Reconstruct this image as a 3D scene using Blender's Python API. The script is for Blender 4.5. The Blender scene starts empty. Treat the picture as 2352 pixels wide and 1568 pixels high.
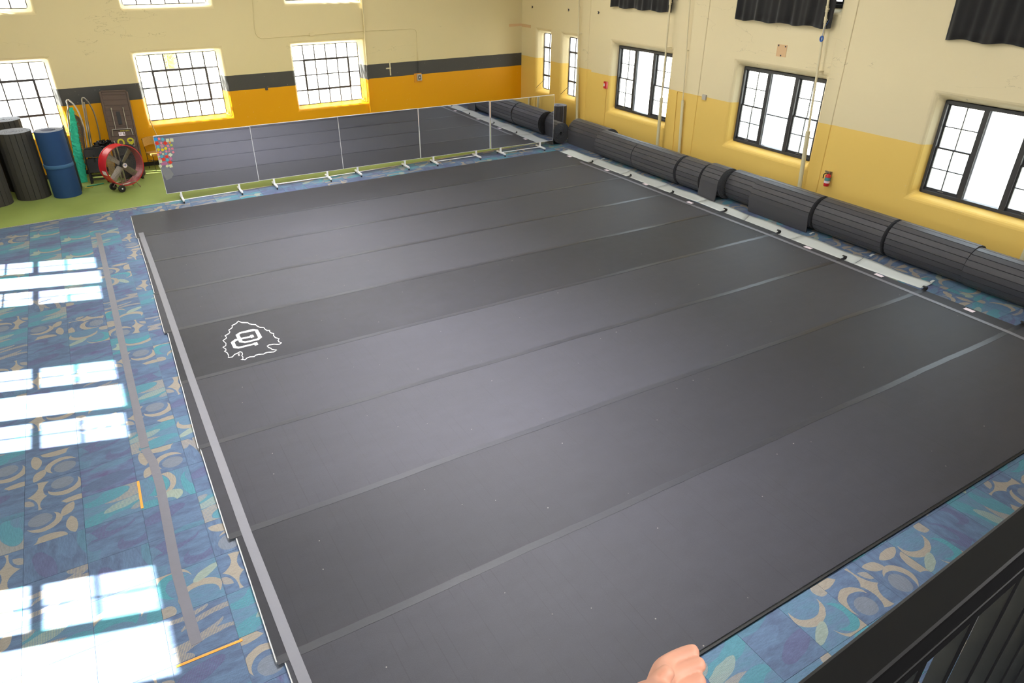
import bpy, bmesh, math, random
from mathutils import Vector, Matrix, Euler, Quaternion
random.seed(7)
R = math.radians
sc = bpy.context.scene
COL = sc.collection

# ------------------------------------------------------------------ camera
FPX, YAW, PITCH, ROLL = 1601.836, 0.540219, 0.511926, 0.0074663
CAM = Vector((-0.4397, -2.9533, 5.8746))
fw = Vector((math.sin(YAW)*math.cos(PITCH), math.cos(YAW)*math.cos(PITCH), -math.sin(PITCH)))
r0 = Vector((math.cos(YAW), -math.sin(YAW), 0)); u0 = r0.cross(fw)
cr, sr = math.cos(ROLL), math.sin(ROLL)
RT = cr*r0 + sr*u0; UP = -sr*r0 + cr*u0
cam = bpy.data.cameras.new('camera'); camo = bpy.data.objects.new('camera', cam); COL.objects.link(camo)
cam.sensor_width = 36.0; cam.lens = 36.0*FPX/2352.0; cam.clip_start = 0.05; cam.clip_end = 500
camo.matrix_world = Matrix(((RT.x, UP.x, -fw.x, CAM.x), (RT.y, UP.y, -fw.y, CAM.y), (RT.z, UP.z, -fw.z, CAM.z), (0, 0, 0, 1)))
sc.camera = camo

# ------------------------------------------------------------------ view, world, sun, added overhead lights
sc.view_settings.view_transform = 'Standard'; sc.view_settings.look = 'None'
sc.view_settings.gamma = 1.0; sc.view_settings.use_curve_mapping = False
sc.view_settings.exposure = 0.0
SKY, SUN, FILL, POOL = 7.0, 75.0, 140.0, 310.0
w = bpy.data.worlds.new('world'); sc.world = w; w.use_nodes = True
bg = w.node_tree.nodes['Background']; bg.inputs['Color'].default_value = (0.80, 0.90, 1.0, 1); bg.inputs['Strength'].default_value = SKY
SUND = Vector((1.28, -0.376, -1.0)).normalized()
sl = bpy.data.lights.new('sun', 'SUN'); sl.energy = SUN; sl.angle = R(0.7); sl.color = (1, 0.96, 0.9)
so = bpy.data.objects.new('sun', sl); COL.objects.link(so); so.location = (-20, 10, 20)
so.rotation_euler = SUND.to_track_quat('-Z', 'Y').to_euler()
for lx in (0.0, 5.0, 10.0):  # unseen area lights added under the ceiling as general fill
    for ly in (-4.5, 2.0, 8.5, 15.0):
        a = bpy.data.lights.new('fill_light', 'AREA'); a.shape = 'RECTANGLE'; a.size = 2.4; a.size_y = 1.2
        a.energy = FILL; a.color = (1.0, 0.98, 0.97)
        o = bpy.data.objects.new('fill_light', a); COL.objects.link(o); o.location = (lx, ly, 7.55)
for ly in (12.8, 7.6, 3.4):                                       # unseen narrow-spread row, added to brighten the left of the mats
    a = bpy.data.lights.new('pool_light', 'AREA'); a.shape = 'DISK'; a.size = 0.7; a.energy = POOL; a.color = (1.0, 0.98, 0.98); a.spread = R(75)
    o = bpy.data.objects.new('pool_light', a); COL.objects.link(o); o.location = (3.6, ly, 7.5)

# ------------------------------------------------------------------ room frames, measured points
TH = 0.0488628; YB = 21.02286
UB = Vector((math.cos(TH), math.sin(TH), 0)); NB = Vector((-math.sin(TH), math.cos(TH), 0))
AR = 0.0137
NR = Vector((math.cos(AR), math.sin(AR), 0)); UR = Vector((-math.sin(AR), math.cos(AR), 0))
CORNER = Vector((14.718358, 21.767736, 0)); CR = NR.dot(CORNER)
XL = -4.74
def Wb(u, z, d=0.0): return UB*u + NB*(YB-d) + Vector((0, 0, z))       # back wall: along, up, into the room
def Wr(v, z, d=0.0): return UR*v + NR*(CR-d) + Vector((0, 0, z))       # right wall
def Wl(y, z, d=0.0): return Vector((XL+d, y, z))                        # left wall
def ray(px, py): return fw + RT*((px-1176)/FPX) - UP*((py-784)/FPX)
def fl(px, py, z=0.0):                                                  # measured point on a level plane
    d = ray(px, py); return CAM + d*((z-CAM.z)/d.z)
def yp(px, py, y):                                                      # measured point on a plane parallel to the mirrors
    d = ray(px, py); return CAM + d*((y-CAM.y)/d.y)
def bw(px, py, d=0.0):
    q = ray(px, py); P = CAM + q*((YB-d-NB.dot(CAM))/NB.dot(q)); return P.dot(UB), P.z
def rw(px, py, d=0.0):
    q = ray(px, py); P = CAM + q*((CR-d-NR.dot(CAM))/NR.dot(q)); return P.dot(UR), P.z

# ------------------------------------------------------------------ materials
def srgb(c):
    if isinstance(c, str): c = [int(c[i:i+2], 16)/255 for i in (0, 2, 4)]
    return tuple((x/12.92 if x <= 0.04045 else ((x+0.055)/1.055)**2.4) for x in c) + (1,)
def newmat(name):
    m = bpy.data.materials.new(name); m.use_nodes = True
    return m, m.node_tree.nodes, m.node_tree.links, m.node_tree.nodes['Principled BSDF']
def mat(name, c, rough=0.6, metal=0.0, spec=0.5, noise=0.0, scale=20.0, bump=0.0, bscale=200.0, sheen=0.0):
    m, N, L, b = newmat(name); c = srgb(c)
    b.inputs['Base Color'].default_value = c; b.inputs['Roughness'].default_value = rough
    b.inputs['Metallic'].default_value = metal; b.inputs['Specular IOR Level'].default_value = spec
    if sheen: b.inputs['Sheen Weight'].default_value = sheen
    tc = N.new('ShaderNodeTexCoord')
    if noise:
        n = N.new('ShaderNodeTexNoise'); n.inputs['Scale'].default_value = scale; n.inputs['Detail'].default_value = 4
        L.new(tc.outputs['Object'], n.inputs['Vector'])
        mx = N.new('ShaderNodeMix'); mx.data_type = 'RGBA'
        mx.inputs[6].default_value = tuple(x*(1-noise) for x in c[:3])+(1,); mx.inputs[7].default_value = tuple(min(1, x*(1+noise)) for x in c[:3])+(1,)
        L.new(n.outputs['Fac'], mx.inputs[0]); L.new(mx.outputs[2], b.inputs['Base Color'])
    if bump:
        n2 = N.new('ShaderNodeTexNoise'); n2.inputs['Scale'].default_value = bscale; n2.inputs['Detail'].default_value = 3
        L.new(tc.outputs['Object'], n2.inputs['Vector'])
        bp = N.new('ShaderNodeBump'); bp.inputs['Strength'].default_value = bump; bp.inputs['Distance'].default_value = 0.01
        L.new(n2.outputs['Fac'], bp.inputs['Height']); L.new(bp.outputs['Normal'], b.inputs['Normal'])
    return m
class NT:                                                               # tiny node helper
    def __init__(s, m): s.N = m.node_tree.nodes; s.L = m.node_tree.links
    def math(s, op, a, b=0.0, c=None):
        n = s.N.new('ShaderNodeMath'); n.operation = op
        for i, v in enumerate((a, b) if c is None else (a, b, c)):
            if hasattr(v, 'is_output'): s.L.new(v, n.inputs[i])
            else: n.inputs[i].default_value = v
        return n.outputs[0]
    def vm(s, op, a, b=None):
        n = s.N.new('ShaderNodeVectorMath'); n.operation = op
        for i, v in enumerate((a, b)):
            if v is None: continue
            if hasattr(v, 'is_output'): s.L.new(v, n.inputs[i])
            else: n.inputs[i].default_value = v
        return n.outputs['Value'] if op == 'LENGTH' else n.outputs[0]
    def rot(s, v, ang):
        n = s.N.new('ShaderNodeVectorRotate'); n.rotation_type = 'Z_AXIS'; s.L.new(v, n.inputs['Vector']); n.inputs['Angle'].default_value = ang
        return n.outputs[0]
    def mix(s, f, a, b):
        n = s.N.new('ShaderNodeMix'); n.data_type = 'RGBA'
        for i, v in ((0, f), (6, a), (7, b)):
            if hasattr(v, 'is_output'): s.L.new(v, n.inputs[i])
            else: n.inputs[i].default_value = v
        return n.outputs[2]
    def noise(s, vec, scale, detail=3, rough=0.5, dist=0.0):
        n = s.N.new('ShaderNodeTexNoise'); n.inputs['Scale'].default_value = scale; n.inputs['Detail'].default_value = detail
        n.inputs['Roughness'].default_value = rough; n.inputs['Distortion'].default_value = dist
        if vec is not None: s.L.new(vec, n.inputs['Vector'])
        return n
    def ramp(s, f, a, b):
        n = s.N.new('ShaderNodeMapRange'); s.L.new(f, n.inputs[0]); n.inputs[1].default_value = a; n.inputs[2].default_value = b
        return n.outputs[0]
    def tc(s, k='Object'): return s.N.new('ShaderNodeTexCoord').outputs[k]
    def sep(s, v):
        n = s.N.new('ShaderNodeSeparateXYZ'); s.L.new(v, n.inputs[0]); return n.outputs
    def bump(s, h, strength, dist=0.01):
        n = s.N.new('ShaderNodeBump'); n.inputs['Strength'].default_value = strength; n.inputs['Distance'].default_value = dist
        s.L.new(h, n.inputs['Height']); return n.outputs[0]

def wall_mat(name, bands, upper, stepy=None):
    """painted plaster: bands = [(top z, colour)], then the upper colour"""
    m, N, L, b = newmat(name); t = NT(m); P = N.new('ShaderNodeNewGeometry').outputs['Position']; xyz = t.sep(P)
    wob = t.noise(P, 3.0, 2); z = t.math('ADD', xyz[2], t.math('MULTIPLY', t.math('SUBTRACT', wob.outputs['Fac'], 0.5), 0.012))
    if stepy is not None: z = t.math('SUBTRACT', z, t.math('MULTIPLY', t.math('GREATER_THAN', xyz[1], stepy), 0.06))
    big = t.noise(P, 0.5, 4); fine = t.noise(P, 7.0, 5)
    c = t.mix(big.outputs['Fac'], tuple(x*0.94 for x in srgb(upper)[:3])+(1,), srgb(upper))
    # hairline plaster cracks in the upper paint
    cv = t.noise(t.vm('MULTIPLY', P, (0.35, 0.35, 1.1)), 1.3, 5, 0.55, 0.4)
    crack = t.math('LESS_THAN', t.math('ABSOLUTE', t.math('SUBTRACT', cv.outputs['Fac'], 0.5)), 0.0016)
    gate = t.math('GREATER_THAN', t.noise(P, 0.45, 1).outputs['Fac'], 0.57)
    c = t.mix(t.math('MULTIPLY', t.math('MULTIPLY', crack, gate), 0.35), c, srgb('8a7a55'))
    for top, col in sorted(bands, reverse=True): c = t.mix(t.math('LESS_THAN', z, top), c, srgb(col))
    sp = t.noise(P, 26.0, 1); c = t.mix(t.math('MULTIPLY', t.math('GREATER_THAN', sp.outputs['Fac'], 0.79), 0.5), c, srgb('d9d2c2'))
    L.new(c, b.inputs['Base Color']); b.inputs['Roughness'].default_value = 0.55; b.inputs['Specular IOR Level'].default_value = 0.35
    L.new(t.bump(fine.outputs['Fac'], 0.25, 0.012), b.inputs['Normal'])
    return m
M = {}
M['wall_back'] = wall_mat('paint_back_wall', [(1.9426, 'e8a400'), (2.3981, '4b4a49')], 'e2d3a6')
M['wall_right'] = wall_mat('paint_right_wall', [(2.262, 'f0cb6c')], 'e9dab2', 17.31)
M['wall_plain'] = mat('paint_plain', 'd8c9a0', 0.7, noise=0.04)
M['ceiling'] = mat('ceiling_paint', 'e6e0d2', 0.8)
M['concrete'] = mat('subfloor', '5f6d80', 0.9, noise=0.1)
M['ground'] = mat('outdoor_ground', 'd2cdc0', 0.9, noise=0.1, scale=0.4)
M['steel_dark'] = mat('window_steel', '4a4548', 0.55, noise=0.1)
M['bronze'] = mat('window_frame_paint', '3b3a3b', 0.45, noise=0.08)
M['white_sash'] = mat('white_jamb', 'c9ccd6', 0.5)
M['pipe'] = mat('painted_pipe', 'ded2ae', 0.45, noise=0.05)
M['pipe_low'] = mat('painted_pipe_cover', 'd6cda8', 0.5, noise=0.06)
M['black'] = mat('black_trim', '2c2b2b', 0.6)
M['curtain'] = mat('black_curtain', '1c1b1c', 0.85, sheen=0.2, noise=0.15, scale=6)
M['white_metal'] = mat('white_metal', 'e4e4e6', 0.35)
M['chrome'] = mat('steel_tube', 'a9a49b', 0.28, 0.9)
M['black_rubber'] = mat('black_rubber', '1f1f20', 0.6)
M['tape_seam'] = mat('seam_tape', '292a31', 0.40, noise=0.12, scale=9, bump=0.12, bscale=18)
M['tape_edge'] = mat('edge_tape', '72727a', 0.45, noise=0.05, scale=5, bump=0.1, bscale=30)
M['tape_floor'] = mat('carpet_tape', '6a6973', 0.45, noise=0.08, scale=6, bump=0.15, bscale=30)
M['tape_black'] = mat('tape_back', '202022', 0.7)
M['foam'] = mat('foam_edge', 'd8d8da', 0.8)
M['paper'] = mat('paper_tag', 'f0e2ea', 0.7)
M['vinyl'] = mat('white_vinyl', 'd3d8d7', 0.32, noise=0.04, scale=3, bump=0.1, bscale=6)
M['emblem'] = mat('white_print', 'f4f3f1', 0.7)
M['orange_edge'] = mat('orange_edge', 'f09a3a', 0.6)
M['red'] = mat('red_paint', 'c8242c', 0.3)
M['red_in'] = mat('red_paint_inside', 'a8565a', 0.4)
M['alu'] = mat('fan_blade', '8d857a', 0.4, 0.5)
M['brown'] = mat('brown_plastic', '4d3a2b', 0.55, noise=0.08)
M['wicker'] = mat('wicker', 'b98a3d', 0.7, noise=0.35, scale=60, bump=0.6, bscale=90)
M['net_teal'] = mat('teal_net', '2fbf9c', 0.8, noise=0.35, scale=40)
M['net_black'] = mat('black_net', '4a4038', 0.9)
M['bag'] = mat('black_plastic', '141415', 0.25, bump=0.5, bscale=12)
M['wood'] = mat('wood_pole', 'c9a25c', 0.6)
M['skin'] = mat('skin', 'dfa389', 0.5, noise=0.06, scale=30)
M['sleeve'] = mat('sleeve', 'c9c4d6', 0.8, noise=0.05)
M['rail'] = mat('rail_paint', '0a0a0a', 0.45, spec=0.3)
M['deck'] = mat('balcony_deck', '26262a', 0.8)
M['patch'] = mat('bare_patch', 'dcb78a', 0.7)
M['grey_box'] = mat('grey_box', 'b9b4a8', 0.5)
M['bark'] = mat('palm_bark', '8a7660', 0.9, noise=0.3, scale=8)
M['leaf'] = mat('palm_leaf', '6f7d3c', 0.7, noise=0.3)
M['bluetape'] = mat('blue_tape', '2a62b8', 0.5)
M['yellow_stick'] = mat('yellow_stick', 'd6b52c', 0.5)
M['green_pipe'] = mat('green_pipe', '2f8f6a', 0.45)
M['spray'] = mat('yellow_spray', 'b9b42a', 0.8)
M['plastic_clear'] = mat('clear_film', '8b8b8c', 0.25)

def glass_mat(name='window_glass', dust=0.0):
    m, N, L, b = newmat(name); N.remove(b)
    tr = N.new('ShaderNodeBsdfTransparent'); gl = N.new('ShaderNodeBsdfGlossy'); gl.inputs['Roughness'].default_value = 0.02
    tr.inputs['Color'].default_value = (0.96, 0.98, 0.97, 1)
    lw = N.new('ShaderNodeLayerWeight'); lw.inputs['Blend'].default_value = 0.5; t = NT(m)
    fac = t.math('ADD', 0.03, t.math('MULTIPLY', t.math('POWER', lw.outputs['Facing'], 6.0), 0.5))
    mx = N.new('ShaderNodeMixShader'); L.new(fac, mx.inputs[0]); L.new(tr.outputs[0], mx.inputs[1]); L.new(gl.outputs[0], mx.inputs[2])
    out = mx.outputs[0]
    if dust:                                                            # sunlit dust on the outside of the old panes
        tl = N.new('ShaderNodeBsdfTranslucent'); tl.inputs['Color'].default_value = (0.9, 0.9, 0.88, 1)
        m2 = N.new('ShaderNodeMixShader'); m2.inputs[0].default_value = dust; L.new(out, m2.inputs[1]); L.new(tl.outputs[0], m2.inputs[2]); out = m2.outputs[0]
    L.new(out, N['Material Output'].inputs['Surface']); return m
M['glass'] = glass_mat(); M['glass_dusty'] = glass_mat('dusty_glass', 0.28)
def mirror_mat():
    m, N, L, b = newmat('mirror_glass'); t = NT(m)
    b.inputs['Base Color'].default_value = (0.72, 0.73, 0.79, 1); b.inputs['Metallic'].default_value = 1.0
    P = t.tc(); sm = t.noise(P, 2.2, 4)
    L.new(t.math('MULTIPLY', sm.outputs['Fac'], 0.012), b.inputs['Roughness']); return m
M['mirror'] = mirror_mat()

def mat_carpet(name, base, amp):
    """charcoal needle felt of the mat strips: heather, cut lines across, scuffed nap"""
    m, N, L, b = newmat(name); t = NT(m); P = t.tc(); x = t.sep(P); c0 = srgb(base)
    fine = t.noise(P, 160.0, 2); med = t.noise(t.vm('MULTIPLY', P, (0.6, 2.0, 1)), 3.0, 4); blot = t.noise(P, 4.5, 4, 0.6, 0.6)
    v = t.math('ADD', t.math('MULTIPLY', fine.outputs['Fac'], 0.5), t.math('ADD', t.math('MULTIPLY', med.outputs['Fac'], 0.25), t.math('MULTIPLY', t.math('SUBTRACT', blot.outputs['Fac'], 0.4), amp)))
    v = t.math('ADD', t.math('MULTIPLY', v, 0.9), 0.5)
    # cut lines every eighth of a metre, unequally visible
    k = t.math('DIVIDE', x[0], 0.127); fr = t.math('ABSOLUTE', t.math('SUBTRACT', t.math('FRACT', k), 0.5))
    cell = N.new('ShaderNodeTexWhiteNoise'); cell.noise_dimensions = '1D'; L.new(t.math('FLOOR', k), cell.inputs['W'])
    line = t.math('MULTIPLY', t.math('LESS_THAN', fr, 0.035), t.math('MULTIPLY', t.math('GREATER_THAN', cell.outputs['Value'], 0.35), 0.22))
    ln = t.noise(t.vm('MULTIPLY', P, (8, 0.8, 1)), 2.0, 2); line = t.math('MULTIPLY', line, t.ramp(ln.outputs['Fac'], 0.35, 0.65))
    v = t.math('MULTIPLY', v, t.math('SUBTRACT', 1.0, line))
    cc = t.vm('MULTIPLY', (c0[0], c0[1], c0[2]), None) if False else None
    n = N.new('ShaderNodeVectorMath'); n.operation = 'SCALE'; n.inputs[0].default_value = c0[:3]; L.new(v, n.inputs['Scale'])
    speck = t.noise(P, 21.0, 0); col = t.mix(t.math('MULTIPLY', t.math('GREATER_THAN', speck.outputs['Fac'], 0.885), 0.4), n.outputs[0], srgb('b9b2a8'))
    L.new(col, b.inputs['Base Color'])
    b.inputs['Roughness'].default_value = 0.6; b.inputs['Specular IOR Level'].default_value = 0.35
    b.inputs['Sheen Weight'].default_value = 0.12; b.inputs['Sheen Roughness'].default_value = 0.4
    L.new(t.bump(fine.outputs['Fac'], 0.25, 0.004), b.inputs['Normal'])
    return m
M['mat_a'] = mat_carpet('mat_felt_dark', '2b2b32', 0.25)
M['mat_b'] = mat_carpet('mat_felt_mid', '34343c', 0.2)
M['mat_c'] = mat_carpet('mat_felt_mottled', '24242b', 0.7)
def roll_mat():
    m, N, L, b = newmat('roll_felt'); t = NT(m); P = t.tc(); c0 = srgb('414045')
    f = t.noise(P, 170, 2); s = t.noise(t.vm('MULTIPLY', P, (1, 0.3, 1)), 5, 3)
    v = t.math('ADD', t.math('MULTIPLY', f.outputs['Fac'], 0.35), 0.8)
    n = N.new('ShaderNodeVectorMath'); n.operation = 'SCALE'; n.inputs[0].default_value = c0[:3]; L.new(v, n.inputs['Scale'])
    L.new(n.outputs[0], b.inputs['Base Color']); b.inputs['Roughness'].default_value = 0.48; b.inputs['Specular IOR Level'].default_value = 0.5
    b.inputs['Sheen Weight'].default_value = 0.1
    L.new(t.bump(f.outputs['Fac'], 0.3, 0.004), b.inputs['Normal']); return m
M['roll'] = roll_mat()
M['roll_foam'] = mat('roll_foam', '48484b', 0.85)
M['roll_grey'] = mat('grey_roll', '403d38', 0.8, noise=0.08, scale=4)
M['roll_blue'] = mat('blue_roll', '17406f', 0.75, noise=0.1, scale=3)
M['roll_end'] = mat('roll_end_grey', '8f93a3', 0.8)
M['strap'] = mat('blue_strap', '3b6690', 0.7)
def turf_mat():
    m, N, L, b = newmat('green_carpet'); t = NT(m); P = t.tc()
    a = t.noise(P, 0.9, 4); f = t.noise(P, 120, 2)
    c = t.mix(t.math('MULTIPLY', t.math('ADD', a.outputs['Fac'], f.outputs['Fac']), 0.5), srgb('6f7f3c'), srgb('93a35c'))
    L.new(c, b.inputs['Base Color']); b.inputs['Roughness'].default_value = 0.85; b.inputs['Specular IOR Level'].default_value = 0.3
    return m
M['turf'] = turf_mat()

# ---- carpet tiles: printed leaf and crescent shapes per tile variant
BL, BD, PU, TE, BE, PG, TL, GB = [srgb(c) for c in ('5d7390', '53627e', '5a557a', '4d8794', '958d83', '8d998f', '587a90', '7c7f86')]
def tile_mat(name, ground, shapes, ribbed):
    """shapes: (colour, strength, [(+1 keep | -1 cut, x, y, a, b, angle), ...]) in metres from the tile centre"""
    m, N, L, b = newmat(name); t = NT(m); P = t.tc('UV'); x = t.sep(P)
    nz = t.noise(P, 4.0, 2); wv = t.vm('ADD', P, t.vm('SCALE', t.vm('SUBTRACT', nz.outputs['Color'], (0.5, 0.5, 0.5)), None))
    wv.node.inputs[1].links[0].from_node.inputs['Scale'].default_value = 0.05
    str_ = t.noise(t.vm('MULTIPLY', P, (1.2, 3.4, 1)), 3.2, 3, 0.5, 0.3); brush = t.noise(t.vm('MULTIPLY', P, (14, 70, 1)), 1.0, 3); heath = t.noise(P, 130, 2)
    c = t.mix(t.ramp(str_.outputs['Fac'], 0.35, 0.65), ground[0], ground[1])
    ribx = t.math('GREATER_THAN', t.math('FRACT', t.math('MULTIPLY', x[0], 74.0)), 0.45)
    for col, st, ells in shapes:
        mk = None
        for sg, cx, cy, a, bb, ang in ells:
            q = t.vm('SUBTRACT', wv, (cx, cy, 0))
            if ang: q = t.rot(q, -R(ang))
            e = t.math('LESS_THAN' if sg > 0 else 'GREATER_THAN', t.vm('LENGTH', t.vm('MULTIPLY', q, (1/a, 1/bb, 0))), 1.0)
            mk = e if mk is None else t.math('MULTIPLY', mk, e)
        mk = t.math('MULTIPLY', mk, t.math('ADD', t.math('MULTIPLY', ribx, 0.7*st), 0.3*st) if ribbed else st)
        c = t.mix(mk, c, col)
    h = t.math('ADD', t.math('ADD', t.math('MULTIPLY', heath.outputs['Fac'], 0.55), t.math('MULTIPLY', brush.outputs['Fac'], 0.5)), 0.36)
    n = N.new('ShaderNodeVectorMath'); n.operation = 'SCALE'; L.new(c, n.inputs[0]); L.new(h, n.inputs['Scale'])
    L.new(n.outputs[0], b.inputs['Base Color']); b.inputs['Roughness'].default_value = 0.8; b.inputs['Specular IOR Level'].default_value = 0.3
    return m
TILES = [
 tile_mat('tile_leaf', (BL, BD), [(GB, .7, [(1, -.14, .12, .12, .11, 10)]), (BE, 1, [(1, -.10, .06, .18, .17, 0), (-1, -.15, .12, .17, .16, 0)]), (BE, 1, [(1, .24, .12, .17, .17, 0), (1, .06, .22, .16, .16, 0)]),
   (BE, 1, [(1, .27, -.12, .15, .2, 0), (1, .12, -.16, .12, .2, 0)]), (BE, 1, [(1, -.06, -.31, .19, .13, 0), (-1, -.3, -.2, .14, .12, 0)])], False),
 tile_mat('tile_web', (BL, BD), [(BE, 1, [(1, -.13, -.06, .19, .18, 0), (-1, -.10, -.13, .18, .17, 0)]), (GB, .7, [(1, -.10, -.14, .13, .11, 0)]),
   (BE, 1, [(1, .14, .0, .2, .28, 0), (-1, -.05, .2, .19, .2, 0), (-1, .36, .22, .2, .26, 0), (-1, .36, -.2, .2, .2, 0), (-1, -.1, -.1, .21, .21, 0)]), (BE, 1, [(1, -.2, .33, .2, .13, 12), (-1, -.02, .36, .12, .14, 0)]), (BE, .8, [(1, .3, .16, .1, .12, 0), (1, .2, .08, .12, .1, 0)])], False),
 tile_mat('tile_teal', (TL, BL), [(TE, 1, [(1, .02, .19, .36, .12, 12), (-1, -.1, .30, .3, .11, 12)]), (PG, 1, [(1, -.14, .03, .28, .09, 18), (1, -.2, .09, .3, .11, 10)]), (BE, 1, [(1, -.2, -.18, .34, .15, 12), (-1, .05, -.17, .27, .11, 14)]),
   (TE, 1, [(1, .05, -.17, .26, .105, 14), (-1, .27, -.28, .17, .12, 0)]), (BE, .8, [(1, -.3, .16, .12, .05, 20)])], True),
 tile_mat('tile_wave', (TL, BL), [(TE, 1, [(1, .1, .12, .2, .17, 0), (-1, .12, .26, .2, .14, 0)]), (BE, 1, [(1, .11, .07, .25, .2, 0), (-1, .10, .13, .22, .19, 0)]), (PG, 1, [(1, -.2, -.04, .11, .13, 20), (-1, -.32, .02, .1, .1, 0)]),
   (TE, .9, [(1, -.1, -.3, .3, .12, 8), (-1, .05, -.34, .2, .1, 8)]), (TE, .8, [(1, -.32, .22, .16, .2, 0)])], False),
 tile_mat('tile_reed', (BD, BL), [(BE, 1, [(1, 0, .19, .34, .11, 14), (-1, -.02, .26, .36, .11, 16)]), (BE, 1, [(1, .06, .04, .30, .09, 17), (-1, .04, -.03, .36, .09, 17)]), (BE, 1, [(1, -.1, -.12, .28, .075, 12), (-1, -.05, -.07, .3, .05, 12)]),
   (BE, 1, [(1, .1, -.25, .22, .06, 6), (-1, .08, -.3, .26, .05, 6)]), (BE, 1, [(1, .24, .3, .14, .09, 10)])], True),
 tile_mat('tile_plain', (BL, BD), [(PU, .8, [(1, -.05, .15, .28, .11, 15), (-1, .06, .2, .17, .07, 15)]), (PU, .7, [(1, .2, -.12, .22, .13, 30), (-1, .2, -.06, .14, .1, 30)]), (TL, .8, [(1, -.3, -.1, .14, .3, 0), (-1, -.2, -.05, .1, .1, 0)])], True),
 tile_mat('tile_violet', (BD, BL), [(PU, .8, [(1, -.1, .1, .26, .09, 18)]), (BL, .8, [(1, .12, -.12, .24, .08, 8)]), (TE, .5, [(1, .1, -.3, .26, .08, 8)])], True),
 tile_mat('tile_dusk', (BL, PU), [(BD, .8, [(1, .0, .1, .3, .12, 12)]), (TL, .6, [(1, -.1, -.24, .3, .07, 10)])], False),
 tile_mat('tile_vine', (BL, TL), [(BE, 1, [(1, -.08, .12, .22, .17, 15), (-1, -.06, .2, .2, .16, 15)]), (TE, 1, [(1, .16, -.1, .16, .2, 30), (-1, .08, -.04, .14, .18, 30)]), (BE, 1, [(1, .16, -.14, .2, .22, 30), (-1, .13, -.08, .19, .21, 30)]),
   (PG, .9, [(1, -.2, -.16, .2, .07, 35), (1, -.22, -.1, .2, .1, 20)]), (BE, .9, [(1, .3, .27, .14, .1, 30)])], False),
]

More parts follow.
